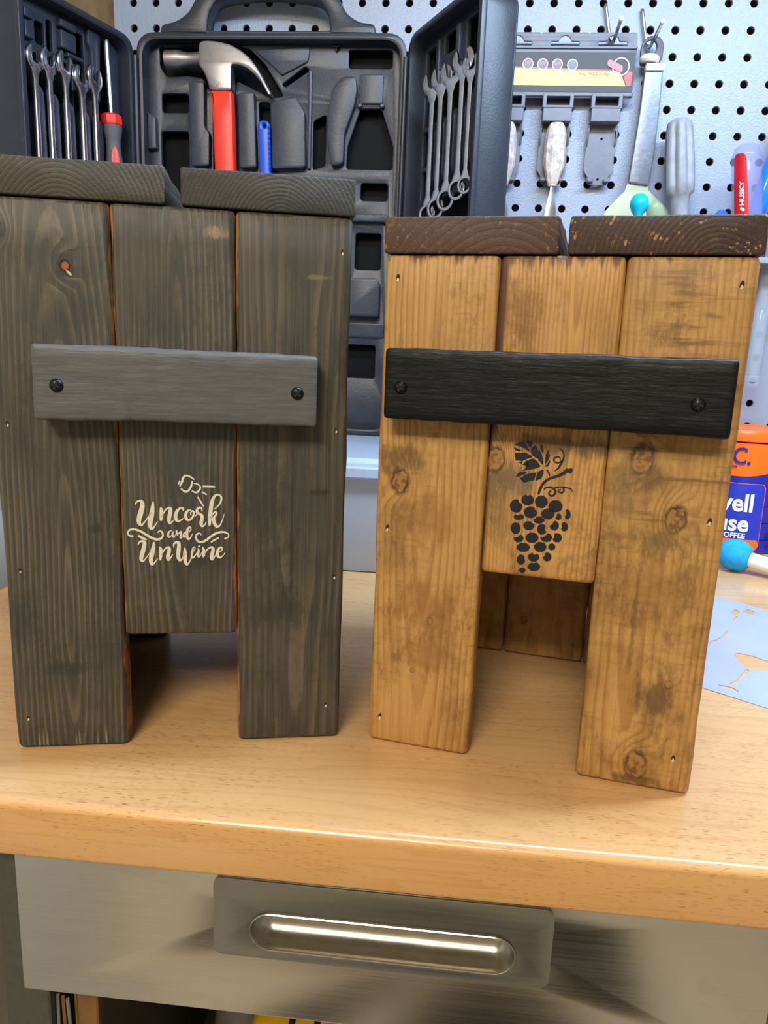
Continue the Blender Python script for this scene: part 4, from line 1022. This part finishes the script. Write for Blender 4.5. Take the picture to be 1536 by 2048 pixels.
obj('handle', plate([rpoly([(0.6752, 0.5990), (0.6975, 0.5990), (0.6985, 0.5480), (0.6975, 0.50), (0.6945, 0.4610), (0.6685, 0.4640), (0.6715, 0.51), (0.6738, 0.5477)], 0.002, 2)], 0.009, S, 0.002, -0.003), M['scraper_grip'], SCR, smooth=40, label='scuffed grey handle')
bl = [(0.6688, 0.4700), (0.6680, 0.4640)]+smooth_pts([(0.6650, 0.4540), (0.6520, 0.4400), (0.6420, 0.4270), (0.6400, 0.4100), (0.6450, 0.3950)], 4)+[(0.67, 0.385), (0.70, 0.385)]+smooth_pts([(0.7250, 0.3950), (0.7280, 0.4150), (0.7200, 0.4350), (0.7050, 0.4480), (0.6960, 0.4560)], 4)+[(0.6945, 0.4620), (0.6945, 0.4700)]
obj('blade', plate([bl], 0.0026, S, 0.0005, 0.0), M['blade_film'], SCR, smooth=40, label='cloudy yellowish flared blade')

# tool shelf rack behind the honey box: holds the standing handles
TR = empty('tool_rack', (0.76, -0.04, 0.36), 0, 'pale metal tool shelf on the pegboard mostly hidden behind the honey box', 'rack')
holes = [circ(0.7335, -0.040, 0.0105), circ(0.8095, -0.060, 0.0100), circ(0.7010, -0.066, 0.0085), circ(0.790, -0.030, 0.007), circ(0.8435, -0.060, 0.0105), circ(0.828, -0.036, 0.006), circ(0.6720, -0.078, 0.008)]
obj('rack_plate', plate([rpoly(rect(0.645, 0.870, -0.0925, -0.0005), 0.004, 3)]+holes, 0.003, lambda x, y, h: (x, y, 0.3655+h), 0.0006), M['grey_wood'], TR, smooth=40)
obj('rack_lip', box(0.645, 0.870, -0.0935, -0.0915, 0.3610, 0.3684, 0.0006, 1), M['grey_wood'], TR)

def standing(name, base, top, prof, mat, label, cat, shaft=None, shaftmat='chrome', n=20, smooth=40, hname='handle', hlabel=None):
    """tool standing in the rack, axis from base to top; prof in (radius, height)"""
    ax = Vector(top)-Vector(base)
    o = empty(name, base, 0, label, cat)
    obj(hname, lathe(prof, n, ax, base), mat, o, smooth=smooth, label=hlabel)
    if shaft: obj('shaft', lathe([(0, -shaft[1]), (shaft[0], -shaft[1]), (shaft[0], 0.004), (0, 0.004)], 10, ax, base), M[shaftmat], o, smooth=50)
    return o
# grey fluted handle
def fluted():
    base, top_ = Vector((0.7345, -0.040, 0.420)), Vector((0.7215, -0.036, 0.537))
    ax = (top_-base).normalized()
    o = empty('file_handle', base, 0, 'fat grey fluted tool handle standing in the rack beside the scraper', 'tool')
    q = Vector((0, 0, 1)).rotation_difference(ax).to_matrix()
    bm = bmesh.new(); rings = []; N = 40
    for r, h, fl in ((0.0, 0.0, 0), (0.0105, 0.0, 0), (0.0112, 0.018, 0), (0.0125, 0.026, 0.2), (0.0178, 0.030, 0.6), (0.0186, 0.040, 1), (0.0186, 0.065, 1), (0.0172, 0.095, 1), (0.0162, 0.108, 0.9), (0.0148, 0.114, 0.4), (0.0105, 0.1175, 0), (0, 0.1185, 0)):
        ring = []
        for i in range(N):
            a = 2*PI*i/N; rr = r*(1-fl*0.22*max(0, math.cos(a*6+0.6))**1.5 if math.cos(a*6+0.6) > 0 else 1)
            ring.append(bm.verts.new(q @ Vector((rr*math.cos(a), rr*math.sin(a), h))+base))
        rings.append(ring)
    for A, B in zip(rings, rings[1:]):
        for i in range(N): bm.faces.new((A[i], A[(i+1) % N], B[(i+1) % N], B[i]))
    bmesh.ops.remove_doubles(bm, verts=bm.verts, dist=1e-6)
    obj('handle', bm, M['grey_wood'], o, smooth=60)
    obj('tang', lathe([(0, -0.12), (0.004, -0.12), (0.0046, 0.004), (0, 0.004)], 10, ax, base), M['chrome'], o, smooth=50)
fluted()
# clear handled screwdriver with red insert
base = (0.8130, -0.060, 0.405)
hs = standing('clear_screwdriver', base, (0.7985, -0.060, 0.505), [(0.0, 0.0), (0.0120, 0.0), (0.0172, 0.006), (0.0172, 0.085), (0.0162, 0.0885), (0.0142, 0.0955), (0.009, 0.0995), (0, 0.1005)], M['acetate'],
              'clear plastic screwdriver handle with red insert reading HUSKY standing in the rack', 'screwdriver', (0.0032, 0.10), n=32)
def on_grip(t, z, h):
    """t 0..1 across the insert, around the front of the clear grip"""
    a = math.radians(-74+60*t); r = 0.0174+h
    return (0.8130-0.145*(z-0.405)+r*math.sin(a), -0.060-r*math.cos(a), z)
bm = bmesh.new(); rows = []
for z, lo, hi in ((0.4150, 0.0, 1.0), (0.43, 0.0, 1.0), (0.45, 0.02, 0.98), (0.47, 0.05, 0.94), (0.4845, 0.08, 0.9), (0.4880, 0.14, 0.84), (0.4900, 0.28, 0.7)):
    rows.append([bm.verts.new(on_grip(lo+(hi-lo)*k/8, z, 0.0006)) for k in range(9)])
for A, B in zip(rows, rows[1:]):
    for k in range(8): bm.faces.new((A[k], A[k+1], B[k+1], B[k]))
obj('red_insert', bm, M['red_label'], hs, smooth=60, label='red insert with white lettering')
rt = lambda x, y, h: on_grip(0.62-y/0.0182, 0.4440+x, 0.0009+h)
obj('insert_lettering', merge(text('HUSKY', 0.0068, rt, sx=1.3, bold=0.025), poly([(-0.0205, -0.0010), (-0.0188, 0.0016), (-0.0172, 0.0026), (-0.0158, 0.0022), (-0.0152, 0.0008), (-0.0166, -0.0004), (-0.0170, -0.0020), (-0.0190, -0.0028)], lambda x, y, h: rt(x, y, h), 0.0003)), M['white_print'], hs)
standing('blue_screwdriver', (0.8290, -0.0360, 0.4250), (0.8600, -0.0300, 0.5600), [(0, 0), (0.007, 0), (0.0108, 0.008), (0.0112, 0.05), (0.0100, 0.115), (0.006, 0.122), (0, 0.123)], M['acetate_blue'],
         'blue translucent screwdriver handle leaning behind the clear one at the edge', 'screwdriver', (0.0026, 0.06))
standing('blue_screwdriver', (0.7905, -0.0300, 0.3560), (0.7880, -0.0310, 0.4400), [(0, 0), (0.007, 0), (0.0085, 0.008), (0.0085, 0.06), (0.0078, 0.072), (0.004, 0.0765), (0, 0.077)], M['acetate_blue'],
         'small blue handle tip just showing beside the clear screwdriver handle', 'screwdriver', (0.0026, 0.06))
standing('nut_driver', (0.8440, -0.0600, 0.3690), (0.8445, -0.0600, 0.455), [(0, 0), (0.011, 0), (0.0115, 0.02), (0.0118, 0.05), (0.0125, 0.056), (0.009, 0.062), (0, 0.063)], M['chrome'],
         'shiny chrome socket tool standing in the rack behind the honey box edge', 'tool', None, n=12)
standing('green_screwdriver', (0.7080, -0.0655, 0.3880), (0.6850, -0.0900, 0.4370), [(0, 0), (0.0085, 0), (0.0112, 0.006), (0.0112, 0.034), (0.0098, 0.044), (0.0055, 0.0495), (0, 0.0505)], M['acetate_green'],
         'clear greenish rounded handle tilted in front of the scraper blade', 'screwdriver', (0.0026, 0.05), n=28)
standing('ball_driver', (0.6722, -0.0780, 0.3780), (0.6738, -0.0800, 0.4400), [(0, 0), (0.004, 0), (0.0042, 0.036), (0.0085, 0.0415), (0.0112, 0.048), (0.0112, 0.053), (0.0085, 0.0595), (0.004, 0.0625), (0, 0.063)], M['turquoise'],
         'turquoise ball topped tool standing in front of the scraper blade', 'tool', (0.0026, 0.04), n=24)
TBE = empty('clear_tube', (0.8440, -0.060, 0.212), 0, 'clear plastic tube hanging below the pale tool shelf beside the honey box', 'tube')
bm = lathe([(0.0100, 0.005), (0.0102, 0.012), (0.0094, 0.014), (0.0102, 0.016), (0.0102, 0.095), (0.0094, 0.097), (0.0100, 0.100), (0.0076, 0.125), (0.0076, 0.156), (0.0068, 0.156), (0.0068, 0.126), (0.0092, 0.1), (0.0092, 0.006)], 24, (0, 0, 1), (0.8440, -0.060, 0.212))
obj('tube_wall', bm, M['clear_tube'], TBE, smooth=40)
obj('tube_cap', lathe([(0, 0), (0.0104, 0), (0.0108, 0.002), (0.0104, 0.0045), (0, 0.0048)], 24, (0, 0, 1), (0.8440, -0.060, 0.212)), M['clear_tube'], TBE, smooth=40)

# ------------------------------------------------------------------ coffee tub
CT = (0.8440, -0.0640)
CB = empty('coffee_tub', (CT[0], CT[1], 0.0), 0, 'blue plastic coffee tub with bright orange lid and band on the worktop', 'tub')
R0 = 0.0565
prof = [(0, 0.0006), (0.054, 0.0006), (R0, 0.004)]
for z in (0.018, 0.040, 0.062, 0.084): prof += [(R0, z), (R0-0.0012, z+0.0012), (R0, z+0.0024)]
prof += [(R0, 0.143), (0.053, 0.145), (0, 0.145)]
obj('tub_body', lathe(prof, 64, (0, 0, 1), (CT[0], CT[1], 0)), M['can_blue'], CB, smooth=35)
obj('tub_lid', lathe([(0.0500, 0.1450), (0.0585, 0.1450), (0.0592, 0.1465), (0.0592, 0.1560), (0.0578, 0.1590), (0.0540, 0.1594), (0.0520, 0.1575), (0, 0.1575)], 64, (0, 0, 1), (CT[0], CT[1], 0)), M['lid_orange'], CB, smooth=35, label='orange lid')
th0 = math.radians(-116)     # direction in which the label faces
def cyl(r, ox=0.0):
    def f(x, y, h):
        a = th0 + (x+ox)/R0
        return (CT[0]+(r+h)*math.cos(a), CT[1]+(r+h)*math.sin(a), y)
    return f
def wrap(x0, x1, lo, hi, r, n=24):
    bm = bmesh.new(); f = cyl(r); A = []; B = []
    for i in range(n+1):
        x = x0+(x1-x0)*i/n
        A.append(bm.verts.new(f(x, lo(x), 0))); B.append(bm.verts.new(f(x, hi(x), 0)))
    for i in range(n): bm.faces.new((A[i], A[i+1], B[i+1], B[i]))
    return bm
obj('orange_band', wrap(-0.075, 0.085, lambda x: 0.1010+3.2*max(0, x-0.004)**2*1.3+0.4*max(0, -x)**1.6*0, lambda x: 0.1432, R0+0.0002), M['lid_orange'], CB, smooth=60, label='orange band under the lid')
LBX0, LBX1 = -0.058, 0.0395
def rrect_wrap(r, x0, x1, z0, z1, rad):
    def hi(x): d = max(0, rad-(x1-x), rad-(x-x0)); return z1-rad+math.sqrt(max(0, rad*rad-d*d))
    def lo(x): d = max(0, rad-(x1-x), rad-(x-x0)); return z0+rad-math.sqrt(max(0, rad*rad-d*d))
    return wrap(x0, x1, lo, hi, r, 48)
obj('label_border', rrect_wrap(R0+0.0003, LBX0, LBX1, 0.0060, 0.0925, 0.006), M['pink_print'], CB, smooth=60)
obj('label_field', rrect_wrap(R0+0.0005, LBX0+0.0008, LBX1-0.0008, 0.0068, 0.0917, 0.0055), M['can_label'], CB, smooth=60)
obj('label_foot', rrect_wrap(R0+0.0007, LBX0+0.0008, LBX1-0.0008, 0.0068, 0.0200, 0.0055), M['lid_orange'], CB, smooth=60)
rr = R0+0.0010
def rtext(b, size, xr, z, sx, bold):
    f = cyl(rr)
    return text(b, size, lambda x, y, h: f(xr+x, z+y, h), align='RIGHT', sx=sx, bold=bold)
obj('tub_lettering', merge(rtext('Maxwell', 0.0315, 0.0265, 0.0665, 0.88, 0.028), rtext('House', 0.0300, 0.0235, 0.0400, 0.92, 0.028), rtext('COFFEE', 0.0092, 0.0210, 0.0244, 0.98, 0.03)), M['white_print'], CB)
obj('band_lettering', merge(rtext('C.', 0.0300, 0.0165, 0.1255, 0.8, 0.02), rtext('OR', 0.0042, 0.0015, 0.1128, 1.0, 0.02)), M['can_purple'], CB)

# black cable heaped against the tub
cpts = []
for i in range(44):
    a = i/44*2*PI*3.2
    cpts.append((0.9080+0.0240*math.cos(a)*(1+0.1*math.sin(i)), -0.118+0.013*math.sin(a), 0.0155+0.012*math.sin(a*0.5+1)+0.003*math.sin(i*1.7)))
setp(obj('cable', tube(cpts, 0.0016, 6, 3), M['black_wire'], smooth=60, loc=(0.908, -0.118, 0.0)), 'loose coil of black cable beside the coffee tub', 'cable')

# stencil dauber: blue sponge on a white stick
hc = Vector((0.8010, -0.2020, 0.0192))
dr_ = (Vector((0.8700, -0.2560, 0.0085))-hc).normalized()
SD = empty('sponge_dauber', hc-Vector((0, 0, 0.019)), 0, 'bright blue sponge dauber with white stick lying on the worktop', 'dauber')
obj('sponge', lathe([(0, -0.0205), (0.008, -0.0195), (0.0145, -0.0155), (0.0182, -0.008), (0.0188, 0.0), (0.0178, 0.007), (0.0140, 0.0135), (0.0098, 0.0165), (0.0, 0.0168)], 32, dr_, hc), M['sponge'], SD, smooth=60)
obj('stick', lathe([(0, 0.0166), (0.0088, 0.0166), (0.0086, 0.03), (0.0078, 0.11), (0.006, 0.114), (0, 0.115)], 20, dr_, hc), M['white_plastic'], SD, smooth=50, label='white stick')

# pale blue stencil sheet with cut-out glasses
SHEET = [(0.6460, -0.5380), (0.8020, -0.6560), (0.8920, -0.4450), (0.7100, -0.2810)]
CUTS = [
 [(0.7052,-0.4755),(0.7102,-0.4689),(0.7129,-0.4705),(0.7213,-0.4739),(0.7265,-0.4813),(0.7316,-0.4831),(0.7355,-0.4918),(0.7285,-0.5029),(0.7199,-0.5053),(0.7112,-0.5054),(0.7061,-0.5011),(0.7041,-0.4922),(0.7037,-0.4828)],
 [(0.7056,-0.5035),(0.7065,-0.5076),(0.6960,-0.5219),(0.6915,-0.5275),(0.6842,-0.5390),(0.6800,-0.5375),(0.6894,-0.5273),(0.6984,-0.5140)],
 [(0.6699,-0.5395),(0.6740,-0.5396),(0.6786,-0.5412),(0.6819,-0.5439),(0.6834,-0.5496),(0.6808,-0.5497),(0.6771,-0.5464),(0.6739,-0.5430)],
 [(0.6914,-0.4547),(0.6969,-0.4444),(0.7014,-0.4428),(0.7105,-0.4308),(0.7202,-0.4157),(0.7193,-0.4209),(0.7148,-0.4283),(0.7061,-0.4388),(0.7003,-0.4461)],
 [(0.7419,-0.3630),(0.7493,-0.3508),(0.7516,-0.3533),(0.7511,-0.3602),(0.7451,-0.3700),(0.7408,-0.3699)],
 [(0.7549,-0.3566),(0.7630,-0.3481),(0.7678,-0.3539),(0.7622,-0.3656),(0.7587,-0.3635)],
 [(0.7356,-0.3857),(0.7427,-0.3740),(0.7448,-0.3739),(0.7423,-0.3780),(0.7369,-0.3864)]]
setp(obj('stencil_sheet', plate([SHEET]+[rpoly(c, 0.002, 2) for c in CUTS], 0.0004, lambda x, y, h: (x, y, 0.0002+h)), M['stencil_sheet'], loc=(0.77, -0.47, 0.0)),
     'pale blue plastic stencil sheet with wine glass cut-outs on the worktop', 'stencil')

# ------------------------------------------------------------------ things on the open shelf under the drawer
sh = -0.4346
CBX = empty('cardboard_box', (0.2700, -0.52, sh), 0, 'brown cardboard panel standing inside the cabinet beside the dark frame', 'cardboard')
obj('cardboard_panel', merge(box(0.2525, 0.2540, -0.733, -0.700, sh, -0.140, 0.0004, 1), box(0.2540, 0.2670, -0.733, -0.729, sh, -0.140, 0.0008, 1)), M['cardboard'], CBX)
for k in range(3):
    obj('corrugated_edge', tube([(0.2440+k*0.0036, -0.737+0.0015*math.sin(j*1.3+k), sh+0.001+j*0.0265) for j in range(12)], 0.0011, 6, 3), M['grey_pot'] if k % 2 == 0 else M['cardboard'], CBX, smooth=60)
PT = empty('grey_pot', (0.2950, -0.53, sh), 0, 'upturned grey tapered pot on the shelf below the steel drawer', 'pot')
obj('pot_wall', lathe([(0.0300, 0.0005), (0.0290, 0.006), (0.0265, 0.006), (0.0150, 0.168), (0.0135, 0.1700), (0, 0.1700)], 32, (0, 0, 1), (0.2950, -0.53, sh)), M['grey_pot'], PT, smooth=40)
obj('pot_rim', lathe([(0.0292, 0.0002), (0.0318, 0.0002), (0.0322, 0.004), (0.0318, 0.009), (0.0285, 0.009)], 32, (0, 0, 1), (0.2950, -0.53, sh)), M['grey_pot'], PT, smooth=40)
YT = empty('yellow_case', (0.3600, -0.60, sh), 0, 'yellow rounded case with dark bands on the shelf below the steel drawer', 'case')
yc = rpoly([(0.3230, sh+0.0005), (0.3230, -0.3000), (0.3300, -0.2840), (0.3900, -0.2840), (0.3980, -0.3000), (0.3980, sh+0.0005)], 0.014, 6)
obj('case_shell', plate([yc], 0.085, lambda x, y, h: (x, -0.612+h, y), 0.006), M['tape_yellow'], YT, smooth=40)
for x in (0.3560, 0.3760):
    obj('case_band', plate([rpoly(rect(x, x+0.006, -0.42, -0.2832), 0.002, 2)], 0.088, lambda a, y, h: (a, -0.6135+h, y), 0.001), M['black_plastic'], YT, smooth=40)
obj('case_button', lathe([(0, 0), (0.006, 0), (0.006, 0.003), (0.004, 0.004), (0, 0.004)], 16, (0, -1, 0), (0.3370, -0.6115, -0.3020)), M['black_plastic'], YT, smooth=40)
